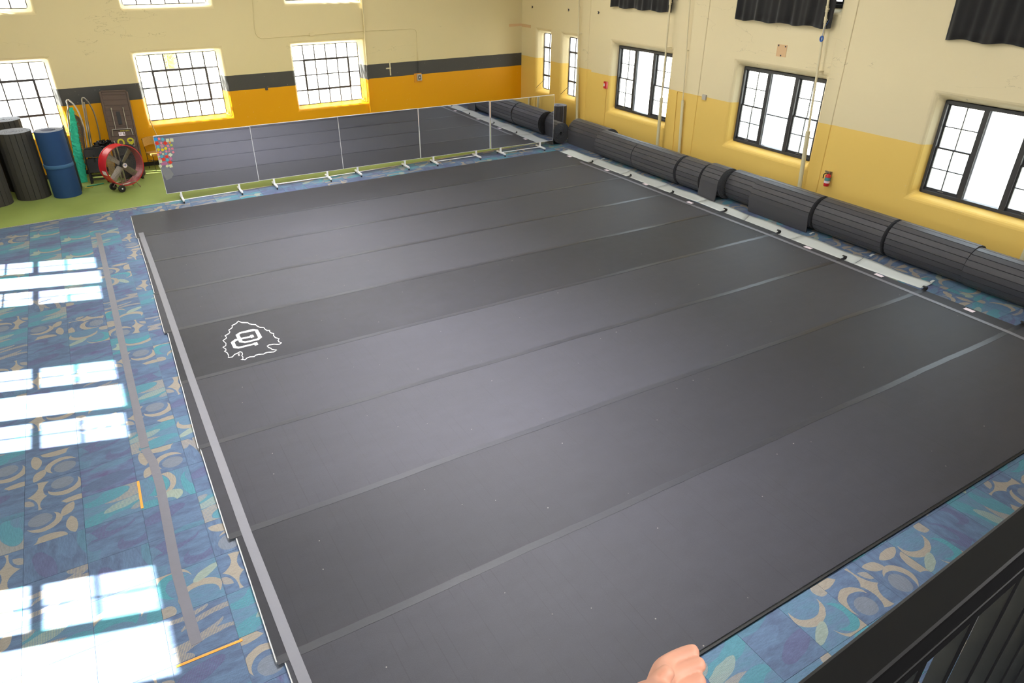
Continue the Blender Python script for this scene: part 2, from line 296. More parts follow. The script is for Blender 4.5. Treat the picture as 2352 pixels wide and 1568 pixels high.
# ------------------------------------------------------------------ mesh builder
class MB:
    def __init__(s): s.v = []; s.f = []; s.mi = []; s.cur = 0
    def add(s, vs, fs):
        o = len(s.v); s.v += [Vector(p) for p in vs]; s.f += [tuple(i+o for i in f) for f in fs]; s.mi += [s.cur]*len(fs)
    def hexa(s, p):                                                     # 8 points: bottom loop, top loop
        s.add(p, [(3, 2, 1, 0), (4, 5, 6, 7), (0, 1, 5, 4), (1, 2, 6, 5), (2, 3, 7, 6), (3, 0, 4, 7)])
    def box(s, a, b, X=None):
        p = [(a[0], a[1], a[2]), (b[0], a[1], a[2]), (b[0], b[1], a[2]), (a[0], b[1], a[2]), (a[0], a[1], b[2]), (b[0], a[1], b[2]), (b[0], b[1], b[2]), (a[0], b[1], b[2])]
        s.hexa([X(*q) if callable(X) else (X @ Vector(q) if X else q) for q in p])
    def wbox(s, W, u0, u1, z0, z1, d0, d1):                              # box in wall coordinates
        s.hexa([W(u0, z0, d0), W(u1, z0, d0), W(u1, z0, d1), W(u0, z0, d1), W(u0, z1, d0), W(u1, z1, d0), W(u1, z1, d1), W(u0, z1, d1)])
    def prism(s, loop, off):
        n = len(loop); off = Vector(off)
        s.add([Vector(p) for p in loop]+[Vector(p)+off for p in loop], [tuple(range(n-1, -1, -1)), tuple(range(n, 2*n))]+[(i, (i+1) % n, n+(i+1) % n, n+i) for i in range(n)])
    def tube(s, path, r, n=8, cap=True, closed=False):
        P = [Vector(p) for p in path]; rs = r if isinstance(r, (list, tuple)) else [r]*len(P); base = len(s.v); k = len(P)
        up = None; vs = []
        for i, p in enumerate(P):
            if closed: t = (P[(i+1) % k]-P[i-1]).normalized()
            else: t = (P[min(i+1, k-1)]-P[max(i-1, 0)]).normalized()
            if up is None:
                up = t.orthogonal().normalized()
            else: up = (up-t*up.dot(t)).normalized()
            sd = t.cross(up)
            vs += [p+(up*math.cos(2*math.pi*j/n)+sd*math.sin(2*math.pi*j/n))*rs[i] for j in range(n)]
        fs = []
        for i in range(k if closed else k-1):
            i2 = (i+1) % k
            fs += [(i*n+j, i*n+(j+1) % n, i2*n+(j+1) % n, i2*n+j) for j in range(n)]
        if cap and not closed: fs += [tuple(range(n-1, -1, -1)), tuple((k-1)*n+j for j in range(n))]
        s.add(vs, fs)
    def lathe(s, prof, n=24, X=None):                                   # (r, z) about Z
        vs = [(r*math.cos(2*math.pi*j/n), r*math.sin(2*math.pi*j/n), z) for r, z in prof for j in range(n)]
        if X: vs = [X @ Vector(v) for v in vs]
        fs = [(i*n+j, i*n+(j+1) % n, (i+1)*n+(j+1) % n, (i+1)*n+j) for i in range(len(prof)-1) for j in range(n)]
        fs += [tuple(range(n-1, -1, -1)), tuple((len(prof)-1)*n+j for j in range(n))]
        s.add(vs, fs)
    def grid(s, fn, nu, nv):
        s.add([fn(i/nu, j/nv) for i in range(nu+1) for j in range(nv+1)], [(i*(nv+1)+j, (i+1)*(nv+1)+j, (i+1)*(nv+1)+j+1, i*(nv+1)+j+1) for i in range(nu) for j in range(nv)])
    def build(s, name, m, parent=None, local=False, smooth=False, bevel=0.0, merge=False):
        off = Vector()
        if parent is not None and not local:
            q = parent
            while q is not None: off += q.location; q = q.parent
        me = bpy.data.meshes.new(name); me.from_pydata([p-off for p in s.v], [], s.f); me.validate()
        ms = m if isinstance(m, (list, tuple)) else [m]
        for q in ms: me.materials.append(q)
        if len(ms) > 1:
            for p, i in zip(me.polygons, s.mi): p.material_index = i
        bm = bmesh.new(); bm.from_mesh(me)
        if merge: bmesh.ops.remove_doubles(bm, verts=bm.verts, dist=1e-4)
        bmesh.ops.recalc_face_normals(bm, faces=bm.faces); bm.to_mesh(me); bm.free()
        if smooth:
            for p in me.polygons: p.use_smooth = True
            try: me.set_sharp_from_angle(angle=R(40))
            except Exception: pass
        o = bpy.data.objects.new(name, me); COL.objects.link(o)
        if parent is not None: o.parent = parent
        if bevel:
            b = o.modifiers.new('bevel', 'BEVEL'); b.width = bevel; b.segments = 2; b.limit_method = 'ANGLE'; b.angle_limit = R(35)
        return o
def tag(o, label=None, cat=None, group=None, kind=None):
    if label: o['label'] = label
    if cat: o['category'] = cat
    if group: o['group'] = group
    if kind: o['kind'] = kind
    return o
def empty(name, loc=(0, 0, 0), rz=0.0):
    o = bpy.data.objects.new(name, None); COL.objects.link(o); o.location = loc; o.rotation_euler = (0, 0, rz); o.empty_display_size = 0.1
    return o
def copy_tree(o, parent=None, loc=None, rot=None):
    kids = [c for c in bpy.data.objects if c.parent == o]
    c = o.copy(); COL.objects.link(c)
    if parent is not None: c.parent = parent
    if loc is not None: c.location = loc
    if rot is not None: c.rotation_euler = rot
    for k in kids: copy_tree(k, c)
    return c

# ------------------------------------------------------------------ walls, ceiling, floor slab
def wall(name, W, u0, u1, ztop, holes, depth, splay, m, bevel=0.07):
    """holes: glass rectangles (u0,u1,z0,z1); the plaster splays out from them to the room face"""
    out = [(a-splay, b+splay, c-splay*0.8, d+splay) for a, b, c, d in holes]
    us = sorted(set([u0, u1]+[x for h in out for x in h[:2]])); zs = sorted(set([0.0, ztop]+[x for h in out for x in h[2:]]))
    mb = MB()
    for i in range(len(us)-1):
        for j in range(len(zs)-1):
            cu, cz = (us[i]+us[i+1])/2, (zs[j]+zs[j+1])/2
            if any(h[0] < cu < h[1] and h[2] < cz < h[3] for h in out): continue
            mb.add([W(us[i], zs[j]), W(us[i+1], zs[j]), W(us[i+1], zs[j+1]), W(us[i], zs[j+1])], [(0, 1, 2, 3)])
    for (a, b, c, d), (A, B_, C_, D) in zip(holes, out):
        O = [W(A, C_), W(B_, C_), W(B_, D), W(A, D)]; I = [W(a, c, -depth), W(b, c, -depth), W(b, d, -depth), W(a, d, -depth)]
        E_ = [W(a, c, -depth-0.12), W(b, c, -depth-0.12), W(b, d, -depth-0.12), W(a, d, -depth-0.12)]
        for k in range(4):
            k2 = (k+1) % 4; mb.add([O[k], O[k2], I[k2], I[k]], [(0, 1, 2, 3)]); mb.add([I[k], I[k2], E_[k2], E_[k]], [(0, 1, 2, 3)])
    o = mb.build(name, m, merge=True)
    b = o.modifiers.new('bevel', 'BEVEL'); b.width = bevel; b.segments = 3; b.limit_method = 'ANGLE'; b.angle_limit = R(25); b.harden_normals = False
    tag(o, kind='structure'); return o
HT = 7.6; DB, DRW = 0.30, 0.25
BACKW = [(-2.24, 0.03), (2.31, 4.58), (6.92, 9.21)]
bh = [(a, b, 1.235, 3.11) for a, b in BACKW] + [(a, b, 4.42, 6.3) for a, b in BACKW]
U_C = CORNER.dot(UB)
wall('wall_back', Wb, XL-0.3, U_C, HT, bh, DB, 0.10, M['wall_back'], 0.055)
WIDE = [(13.43, 16.0), (8.14, 10.73), (2.66, 5.25)]
NARROW = [(19.73, 20.42), (18.10, 18.80)]
rh = [(a, b, 1.23, 3.19) for a, b in WIDE+NARROW] + [(a, b, 4.75, 6.6) for a, b in WIDE]
V_C = CORNER.dot(UR)
wall('wall_right', Wr, -10.0, V_C, HT, rh, DRW, 0.12, M['wall_right'])
LEFTW = [(12.45, 15.02), (7.42, 9.99), (2.38, 4.95), (-2.7, -0.13)]
lh = [(a, b, 1.23, 3.19) for a, b in LEFTW]
wall('wall_left', Wl, -10.0, 20.9, HT, lh, 0.12, 0.05, M['wall_plain'], 0.02)
mb = MB(); mb.box((XL-0.3, -10.15, 0), (15.6, -10.0, HT)); tag(mb.build('wall_front', mat('paint_front', '6a655c', 0.7, noise=0.05)), kind='structure')
mb = MB(); mb.box((XL-0.8, -10.3, HT), (15.9, 22.6, HT+0.2)); tag(mb.build('ceiling', M['ceiling']), kind='structure')
mb = MB(); mb.box((-150, -120, -0.6), (160, 170, -0.45)); tag(mb.build('ground', M['ground']), kind='structure')
mb = MB(); mb.box((XL-0.1, -10.05, -0.3), (15.5, 22.3, -0.008)); FLOOR = tag(mb.build('floor', M['concrete']), kind='structure')
# shallow pilasters on the right wall beside the pipes
for i, (v0, v1, zt) in enumerate(((17.32, 17.74, HT), (12.05, 12.62, HT), (7.62, 7.98, HT))):
    mb = MB(); mb.wbox(Wr, v0, v1, 0, zt, -0.02, 0.022)
    tag(mb.build('trim_%d' % (i+1), M['wall_right'], bevel=0.02), kind='structure')
mb = MB(); mb.wbox(Wb, XL-0.2, U_C, 0, 0.12, -0.01, 0.02); tag(mb.build('baseboard_back', M['black'], bevel=0.004), kind='structure')
mb = MB(); mb.wbox(Wr, -9.9, V_C-0.02, 0, 0.11, -0.01, 0.02); tag(mb.build('baseboard_right', M['black'], bevel=0.004), kind='structure')

# green carpet by the back wall and its metal edging strip
ga, gb = fl(0, 525), fl(1233, 329)
gd = (gb-ga).normalized(); g0 = ga+gd*(-2.1); g1 = ga+gd*((14.72-ga.x)/gd.x)
mb = MB(); loop = [Vector((g0.x, g0.y, -0.007)), Vector((g1.x, g1.y, -0.007)), Wb(U_C, -0.007, 0.02), Wb(XL-0.1, -0.007, 0.02)]
mb.prism(loop, (0, 0, 0.008)); GREEN = tag(mb.build('floor', M['turf']), kind='structure')
mb = MB(); s_ = Vector((-gd.y, gd.x, 0))*0.055
mb.prism([g0-s_, g1-s_, g1, g0], (0, 0, 0.006)); tag(mb.build('trim_4', mat('edging_metal', 'a9a9b0', 0.4, 0.6, noise=0.5, scale=30)), kind='structure')

# carpet tiles, each a part of the floor
T = 0.605
def tile_uv(me):
    uv = me.uv_layers.new(name='tile')
    for l in me.loops: uv.data[l.index].uv = me.vertices[l.vertex_index].co.xy
tile_mesh = []
for i, tm in enumerate(TILES):
    mb = MB(); h = T/2-0.0015; mb.box((-h, -h, -0.007), (h, h, 0.0)); o = mb.build('carpet_tile', tm, FLOOR, local=True)
    tile_uv(o.data); tile_mesh.append(o.data); bpy.data.objects.remove(o)
def gy(x): return ga.y + (x-ga.x)*gd.y/gd.x
def in_view(p):
    d = p-CAM; z = d.dot(fw)
    if z < 0.3: return False
    x = 1176+FPX*d.dot(RT)/z; y = 784-FPX*d.dot(UP)/z
    return -4 < x < 2356 and -4 < y < 1572 and not (y > 1150 and x > 1830+(1568-y)*1.249+40)
prev = {}; cells = []
for i in range(-8, 27):
    for j in range(-14, 30):
        cx = -0.40-T/2+T*i + 0.01; cy = 5.295+T/2+T*(j-9)
        if 0.55 < cx < 12.35 and 0.35 < cy < 15.9: continue             # under the mat
        cyg = gy(cx)
        if cy-T/2 > cyg-0.06: continue
        if cx+T/2 > 15.0 or cx-T/2 < XL: continue
        k = random.choice([q for q in range(len(TILES)) if q not in (prev.get((i-1, j)), prev.get((i, j-1)))]); prev[(i, j)] = k
        vis = cx-T/2 < 14.1 and any(in_view(Vector((cx+a*T/2, cy+b*T/2, 0))) for a in (-1, 0, 1) for b in (-1, 0, 1))
        cells.append((vis, cx, cy, k, cyg))
rest = MB(); rest_uv = []; ntile = 0
for vis, cx, cy, k, cyg in cells:
    hh = T/2-0.0015; top = hh; cut = cy+T/2 > cyg-0.05
    if cut: top = cyg-0.058-cy
    rz = random.choice((0, math.pi, 0, math.pi, math.pi/2))
    if vis and ntile < 299:
        ntile += 1
        if cut:
            mb = MB(); mb.prism([(-hh, -hh, -0.007), (hh, -hh, -0.007), (hh, top+hh*0.07, -0.007), (-hh, top-hh*0.07, -0.007)], (0, 0, 0.007)); o = mb.build('carpet_tile', TILES[k], FLOOR, local=True); tile_uv(o.data)
        else:
            o = bpy.data.objects.new('carpet_tile', tile_mesh[k]); COL.objects.link(o); o.parent = FLOOR; o.rotation_euler = (0, 0, rz)
        o.location = (cx, cy, random.uniform(-0.0012, 0.0))
    else:
        rest.cur = k; X = Matrix.Translation((cx, cy, 0)); rest.box((-hh, -hh, -0.007), (hh, top, 0), X)
o = rest.build('carpet_tiles', TILES, FLOOR, local=True); uv = o.data.uv_layers.new(name='tile')
for p in o.data.polygons:                                                # per-tile coordinates for the joined remainder
    for li in p.loop_indices:
        q = o.data.vertices[o.data.loops[li].vertex_index].co
        c = p.center; gx = (c.x+0.39)/T; ux = q.x+0.39-T*(math.floor(gx)+0.5); gyy = (c.y-5.295)/T; uyy = q.y-5.295-T*(math.floor(gyy)+0.5); uv.data[li].uv = (ux, uyy)
tag(o, kind='stuff')
for a, b in (((317, 1105), (327, 1167)), ((405, 1531), (557, 1469))):    # orange backing showing at two lifted tiles
    A, B_ = fl(*a), fl(*b); n = Vector((-(B_-A).y, (B_-A).x, 0)).normalized()*0.014
    mb = MB(); mb.prism([A-n, B_-n, B_+n, A+n], (0, 0, 0.004)); mb.build('tile_edge', M['orange_edge'], FLOOR)

# ------------------------------------------------------------------ windows
WN = [0]
def wname(): WN[0] += 1; return 'window_%d' % WN[0]
def pane(W, root, u0, u1, z0, z1, d, m='glass'):
    mb = MB(); mb.wbox(W, u0, u1, z0, z1, d-0.002, d+0.002); return mb.build('pane', M[m], root)
def steel_window(W, rect, dep, cols, rows, vent=None, arm=False, clear=()):
    u0, u1, z0, z1 = rect; d = -dep-0.05
    root = tag(empty(wname(), W((u0+u1)/2, z0, d)), kind='structure')
    mb = MB(); f = 0.022
    for q in ((u0, u1, z0, z0+f), (u0, u1, z1-f, z1), (u0, u0+f, z0, z1), (u1-f, u1, z0, z1)): mb.wbox(W, *q, d-0.02, d+0.03)
    mb.build('frame', M['steel_dark'], root)
    us = [u0+(u1-u0)*i/cols for i in range(cols+1)]; zs = [z0+(z1-z0)*i/rows for i in range(rows+1)]
    for u in us[1:-1]:
        mb = MB(); mb.wbox(W, u-0.016, u+0.016, z0, z1, d-0.018, d+0.018); mb.build('muntin', M['steel_dark'], root)
    for z in zs[1:-1]:
        mb = MB(); mb.wbox(W, u0, u1, z-0.016, z+0.016, d-0.019, d+0.019); mb.build('muntin', M['steel_dark'], root)
    for i in range(cols):
        for j in range(rows): pane(W, root, us[i], us[i+1], zs[j], zs[j+1], d, 'glass' if (i, j) in clear else 'glass_dusty')
    if vent:
        a, b, c, e = us[vent[0]], us[vent[1]], zs[vent[2]], zs[vent[3]]; g = 0.03; mb = MB()
        for q in ((a, b, c-g, c+g), (a, b, e-g, e+g), (a-g, a+g, c, e), (b-g, b+g, c, e)): mb.wbox(W, *q, d-0.02, d+0.028)
        vf = mb.build('vent_frame', M['steel_dark'], root)
        mb = MB(); mb.wbox(W, (a+b)/2-0.08, (a+b)/2+0.05, c-0.02, c+0.035, d+0.02, d+0.06); mb.build('latch', M['steel_dark'], vf)
    if arm:
        mb = MB(); mb.tube([W((u0+u1)/2, zs[1]+0.02, d+0.03), W(u1+0.05, z0+0.04, d+0.30)], 0.009, 6); mb.build('stay_arm', M['bronze'], root)
    return root
for i, h in enumerate(bh[:3]): steel_window(Wb, h, DB, 6, 4, (1, 5, 1, 3), clear=((2, 3),) if i == 1 else ())
for h in bh[3:]: steel_window(Wb, h, DB, 6, 4, (1, 5, 1, 3))
for a, b in NARROW: steel_window(Wr, (a, b, 1.23, 3.19), DRW, 2, 4, (0, 2, 1, 3), True)
def triple_window(W, rect, dep, flip=1, split=False):
    """two double-hung sashes of 2 x 4 panes beside a wide fixed pane"""
    u0, u1, z0, z1 = rect; d = -dep; wd = u1-u0; f = 0.06
    root = tag(empty(wname(), W((u0+u1)/2, z0, d)), kind='structure')
    m1, m2 = u0+wd*0.335, u0+wd*0.668
    mb = MB()
    for q in ((u0, u1, z0, z0+0.07), (u0, u1, z1-0.07, z1), (u0, u0+f, z0, z1), (u1-f, u1, z0, z1)): mb.wbox(W, *q, d-0.10, d+0.03)
    mb.build('frame', M['bronze'], root, bevel=0.006)
    for mm in (m1, m2):
        mb = MB(); mb.wbox(W, mm-0.055, mm+0.055, z0+0.02, z1-0.02, d-0.095, d+0.025); mb.build('mullion', M['bronze'], root, bevel=0.006)
    zm = z0+(z1-z0)*0.5
    for a, b in ((u0+f, m1-0.055), (m2+0.055, u1-f)):
        for lo, hi, dd, nm in ((zm-0.02, z1-0.07, d-0.075, 'upper_sash'), (z0+0.07, zm+0.02, d-0.035, 'lower_sash')):
            mb = MB(); g = 0.035; bt = 0.06 if nm == 'lower_sash' else 0.035
            for q in ((a, b, lo, lo+bt), (a, b, hi-g, hi), (a, a+g, lo, hi), (b-g, b, lo, hi)): mb.wbox(W, *q, dd-0.018, dd+0.018)
            uc, zc = (a+b)/2, (lo+bt+hi-g)/2
            mb.wbox(W, uc-0.010, uc+0.010, lo, hi, dd-0.014, dd+0.014); mb.wbox(W, a, b, zc-0.010, zc+0.010, dd-0.014, dd+0.014)
            s = mb.build(nm, M['bronze'], root)
            for x0, x1 in ((a+g, uc), (uc, b-g)):
                for y0, y1 in ((lo+bt, zc), (zc, hi-g)): pane(W, s, x0, x1, y0, y1, dd)
            if nm == 'lower_sash':
                mb = MB(); mb.wbox(W, uc-0.06, uc+0.06, lo+0.02, lo+0.04, dd+0.018, dd+0.035); mb.build('sash_lift', M['chrome'], s)
    mb = MB()
    for q in ((m1+0.055, m1+0.075, z0+0.07, z1-0.07), (m2-0.075, m2-0.055, z0+0.07, z1-0.07)): mb.wbox(W, *q, d-0.16, d-0.03)
    mb.build('white_jamb', M['white_sash'], root)
    pane(W, root, m1+0.055, m2-0.055, z0+0.07, z1-0.07, d-0.06)
    if split:
        mb = MB(); mb.wbox(W, m1+0.05, m2-0.05, z0+0.86, z0+0.885, d-0.07, d-0.045); mb.build('mullion', M['bronze'], root)
for i, (a, b) in enumerate(WIDE): triple_window(Wr, (a, b, 1.23, 3.19), DRW, split=(i == 1))
for a, b in WIDE: triple_window(Wr, (a, b, 4.75, 6.6), DRW)
for a, b in LEFTW: triple_window(Wl, (a, b, 1.23, 3.19), 0.12)
# ------------------------------------------------------------------ mat strips and tapes
ZM = 0.036
SL = [(333.3, 541.9), (353.3, 599.9), (378, 670.2), (408.9, 755.6), (450, 870.5), (504.2, 1013.8), (580.7, 1214), (691.6, 1494.4)]
SR = [(1340.8, 375.9), (1428.2, 407.8), (1526.4, 446.1), (1638.2, 490.2), (1768.3, 539.5), (1922.2, 599), (2099.8, 674), (2316.7, 761.4)]
LEFT_E = [((301, 495.5), (315, 548.5)), ((318.3, 549.5), (334.2, 600.5)), ((336.8, 607.6), (354.6, 671.3)), ((354.7, 676.7), (379.9, 767.6)), ((387, 765.5), (415, 875)),
          ((418.1, 882.4), (457, 1029)), ((461.5, 1029.7), (526.8, 1237)), ((544, 1234.4), (637.8, 1522.6)), ((656.7, 1520), (673, 1568))]
RIGHT_E = [(1277, 345.7), (1358, 374.6), (1446, 406.5), (1544.2, 445.4), (1662, 486), (1794.7, 540.3), (1935.9, 596.5), (2118.3, 667), (2349, 751)]
lines = []                                                              # seam lines: y = a + b x
def ln(p, q): b = (q.y-p.y)/(q.x-p.x); return (p.y-b*p.x, b)
lines.append(ln(fl(301, 495.5, ZM), fl(1277, 345.7, ZM)))
for a, b in zip(SL, SR): lines.append(ln(fl(*a, ZM), fl(*b, ZM)))
lines.append(ln(fl(1624, 1484, ZM), fl(2352, 1032, ZM)))
def sy(k, x): return lines[k][0]+lines[k][1]*x
xr = [fl(*q, ZM).x for q in RIGHT_E]
ORD = ['first', 'second', 'third', 'fourth', 'fifth', 'sixth', 'seventh', 'eighth', 'ninth']
STRIPS = []
for k in range(9):
    x0, x1 = [fl(*q, ZM).x for q in LEFT_E[k]]; xa = xr[k]; xb = xr[k+1] if k < 8 else xr[k]
    xa = xb = (xa+xb)/2+0.0; g = 0.004
    P = [Vector((x0, sy(k, x0)-g, 0)), Vector((xa, sy(k, xa)-g, 0)), Vector((xb, sy(k+1, xb)+g, 0)), Vector((x1, sy(k+1, x1)+g, 0))]
    c = sum(P, Vector())/4; root = empty('mat_strip', (c.x, c.y, 0))
    lab = 'long charcoal carpeted mat strip, %s counting from the mirrors' % ORD[k]
    if k == 4: lab = 'charcoal mat strip printed with the white arrowhead emblem'
    if k == 8: lab = 'charcoal mat strip nearest the balcony railing, bordering the patterned carpet'
    tag(root, lab, 'mat', 'charcoal mat strips of the tumbling floor')
    mb = MB(); mb.prism([p+Vector((-0.012 if i_ in (0, 3) else 0.004, 0, 0.001)) for i_, p in enumerate(P)], (0, 0, 0.0265)); mb.build('foam_core', M['foam'] if k < 9 else M['foam'], root)
    n = 40; mb = MB()
    for i in range(n):
        def q(t, z): 
            a = P[0].lerp(P[1], t); b = P[3].lerp(P[2], t); a.z = b.z = z; return a, b
        a0, b0 = q(i/n, 0.028); a1, b1 = q((i+1)/n, 0.028); c0, d0 = q(i/n, ZM); c1, d1 = q((i+1)/n, ZM)
        mb.hexa([a0, a1, b1, b0, c0, c1, d1, d0])
    top = mb.build('carpet_top', M[('mat_a', 'mat_b', 'mat_b', 'mat_b', 'mat_c', 'mat_b', 'mat_b', 'mat_a', 'mat_b')[k]], root, merge=True)
    STRIPS.append((root, top))
    if k == 8:                                                          # dark bound edge of the last strip
        mb = MB(); e0, e1 = P[3]+Vector((0, -.03, 0.001)), P[2]+Vector((0, -.03, 0.001)); mb.prism([P[3]+Vector((0, 0, .001)), P[2]+Vector((0, 0, .001)), e1, e0], (0, 0, 0.02)); mb.build('bound_edge', M['black_rubber'], root)
# the printed emblem on the fifth strip
def em(x, y, up=0.0012): return fl(460+x/9.046, 690+y/9.046, ZM+up)
OUT = [(790, 428), (860, 455), (990, 460), (1010, 480), (1070, 495), (1150, 500), (1175, 525), (1235, 555), (1320, 560), (1345, 595), (1385, 622), (1445, 622), (1440, 645), (1465, 670), (1530, 688), (1520, 725), (1560, 770), (1640, 793),
 (1615, 830), (1640, 860), (1690, 877), (1635, 912), (1530, 905), (1430, 920), (1390, 945), (1420, 975), (1465, 990), (1490, 1015), (1590, 1028), (1525, 1068), (1400, 1075), (1350, 1090), (1315, 1112), (1210, 1118), (1150, 1135), (1120, 1163),
 (1030, 1170), (965, 1195), (930, 1230), (840, 1222), (885, 1210), (885, 1170), (860, 1145), (880, 1110), (865, 1075), (825, 1062), (780, 1090), (710, 1120), (665, 1172), (580, 1182), (590, 1140), (560, 1085), (500, 1050), (535, 1035), (530, 1005),
 (470, 970), (530, 935), (535, 890), (470, 830), (540, 785), (540, 755), (510, 735), (600, 680), (615, 650), (590, 615), (655, 570), (670, 545), (655, 520), (740, 480)]
def ribbon2(mb, pts, wd, closed=True):
    n = len(pts); L_, R_ = [], []
    for i in range(n):
        a = Vector(pts[i-1] if closed or i else pts[i]); b = Vector(pts[(i+1) % n] if closed or i < n-1 else pts[i]); t = (b-a).normalized(); nn = Vector((-t.y, t.x))*wd
        p = Vector(pts[i]); L_.append(p+nn); R_.append(p-nn)
    k = n if closed else n-1
    for i in range(k):
        j = (i+1) % n; mb.add([em(*L_[i]), em(*L_[j]), em(*R_[j]), em(*R_[i])], [(0, 1, 2, 3)])
mb = MB(); ribbon2(mb, OUT, 7.5); mb.build('emblem_outline', M['emblem'], STRIPS[4][1])
mb = MB()
OO = [(1095, 590), (1195, 605), (1283, 760), (1215, 815), (930, 882), (810, 865), (735, 715), (815, 660)]
OI = [(1130, 628), (1136, 632), (1204, 765), (1180, 792), (935, 850), (878, 842), (808, 708), (845, 683)]
for i in range(8):
    j = (i+1) % 8; mb.add([em(*OO[i]), em(*OO[j]), em(*OI[j]), em(*OI[i])], [(0, 1, 2, 3)])
UO = [(1035, 737), (718, 805), (635, 868), (690, 985), (795, 997), (1130, 912)]; UI = [(1048, 765), (775, 825), (710, 862), (747, 945), (802, 960), (1115, 888)]
for i in range(5): mb.add([em(*UO[i], .002), em(*UO[i+1], .002), em(*UI[i+1], .002), em(*UI[i], .002)], [(0, 1, 2, 3)])
for q in (((1030, 720), (1095, 707), (1119, 755), (1055, 776)), ((1110, 880), (1178, 861), (1203, 915), (1135, 936))): mb.add([em(*p, .0024) for p in q], [(0, 1, 2, 3)])
mb.build('monogram', M['emblem'], STRIPS[4][1])
mb = MB()
for q in (((782, 1112), (822, 1100), (824, 1108), (784, 1120)), ((800, 1118), (808, 1116), (820, 1145), (812, 1148)), ((785, 1128), (792, 1126), (800, 1150), (793, 1152))): mb.add([em(*p) for p in q], [(0, 1, 2, 3)])
mb.build('small_mark', M['emblem'], STRIPS[4][1])

def flat_tape(name, pts, wd, z, th, m, root=None, seed=0, ripple=0.0):
    """ribbon along pts (xy), crinkled a little"""
    rnd = random.Random(seed); mb = MB(); n = len(pts); rows = []
    for i, p in enumerate(pts):
        a = Vector(pts[max(i-1, 0)]); b = Vector(pts[min(i+1, n-1)]); t = (b-a); t.z = 0; t.normalize(); s = Vector((-t.y, t.x, 0))*wd/2
        zz = z+(rnd.random()*ripple); p = Vector(p)
        rows.append((Vector((p.x-s.x, p.y-s.y, zz)), Vector((p.x+s.x, p.y+s.y, zz))))
    for (a, b), (c, d) in zip(rows, rows[1:]):
        up = Vector((0, 0, th)); mb.hexa([a, c, d, b, a+up, c+up, d+up, b+up])
    return mb.build(name, m, root, merge=True)
for k in range(1, 9):
    x0 = min(fl(*LEFT_E[k-1][1], ZM).x, fl(*LEFT_E[k][0], ZM).x)+0.0; x1 = xr[k]+0.02; n = 90
    rnd = random.Random(k); pts = [Vector((x0+(x1-x0)*i/n, sy(k, x0+(x1-x0)*i/n)+0.006*math.sin(i*0.35+k)+rnd.uniform(-.003, .003), 0)) for i in range(n+1)]
    pos = 'between the %s and %s mat strips from the mirrors' % (ORD[k-1], ORD[k])
    root = tag(empty('seam_tape', (pts[n//2].x, pts[n//2].y, ZM)), 'grey seam tape '+pos, 'tape', 'tapes along the mat seams')
    flat_tape('tape_band', pts, 0.095 if k > 1 else 0.085, ZM+0.0005, 0.0015, M['tape_seam'], root, k, 0.0009)
    # the loose end past the edge tape, curled back on itself
    e = pts[-1]; mb = MB(); wd = 0.042; cur = [(0, 0)]+[(0.05+0.035*math.sin(a), 0.036-0.036*math.cos(a)) for a in [i*math.pi/6 for i in range(0, 9 if k > 3 else 5)]]
    for (a, za), (b, zb) in zip(cur, cur[1:]):
        mb.hexa([e+Vector((a, -wd, ZM+za+.001)), e+Vector((b, -wd, ZM+zb+.001)), e+Vector((b, wd, ZM+zb+.001)), e+Vector((a, wd, ZM+za+.001)),
                 e+Vector((a, -wd, ZM+za+.005)), e+Vector((b, -wd, ZM+zb+.005)), e+Vector((b, wd, ZM+zb+.005)), e+Vector((a, wd, ZM+za+.005))])
    mb.build('curled_end', M['tape_black'], root, merge=True)
def pline(pxs, z, n=16):
    W = [fl(*p, z) for p in pxs]; out = []
    for a, b in zip(W, W[1:]): out += [a.lerp(b, i/n) for i in range(n)]
    return out+[W[-1]]
lt = [(323.7, 534.5), (328.5, 549), (349.3, 606), (372, 671), (401, 755.6), (441, 873), (492.5, 1018), (566, 1222), (675, 1503), (704, 1575)]
flat_tape('edge_tape', pline(lt, ZM), 0.105, ZM+0.0035, 0.002, M['tape_edge'], None, 31, 0.0006)
tag(bpy.data.objects['edge_tape'], 'light grey wide tape along the left ends of the mat strips', 'tape')
rt = [(1333, 371.5), (1343, 376.5), (1428.2, 408.5), (1526.4, 446.5), (1638.2, 490.5), (1768.3, 540.5), (1922.2, 602), (2099.8, 674.5), (2316.7, 763), (2400, 800)]
o = flat_tape('edge_tape', pline(rt, ZM), 0.095, ZM+0.0035, 0.002, M['tape_edge'], None, 32, 0.0006)
tag(o, 'grey tape crossing the right ends of the mat strips by the white vinyl', 'tape')
ft = [(225, 535), (243, 615), (283, 800), (333, 1028)]
o = flat_tape('carpet_tape', pline(ft, 0.0), 0.105, 0.001, 0.0015, M['tape_floor'], None, 41, 0.001)
tag(o, 'long grey tape stuck on the patterned carpet left of the mats, far length', 'tape', 'tapes on the patterned carpet')
ft = [(333, 1030), (352, 1062), (368, 1115), (405, 1310), (452, 1478)]
o = flat_tape('carpet_tape', pline(ft, 0.0), 0.105, 0.001, 0.0015, M['tape_floor'], None, 42, 0.001)
tag(o, 'crinkled grey tape stuck on the patterned carpet, near length with the kink', 'tape', 'tapes on the patterned carpet')
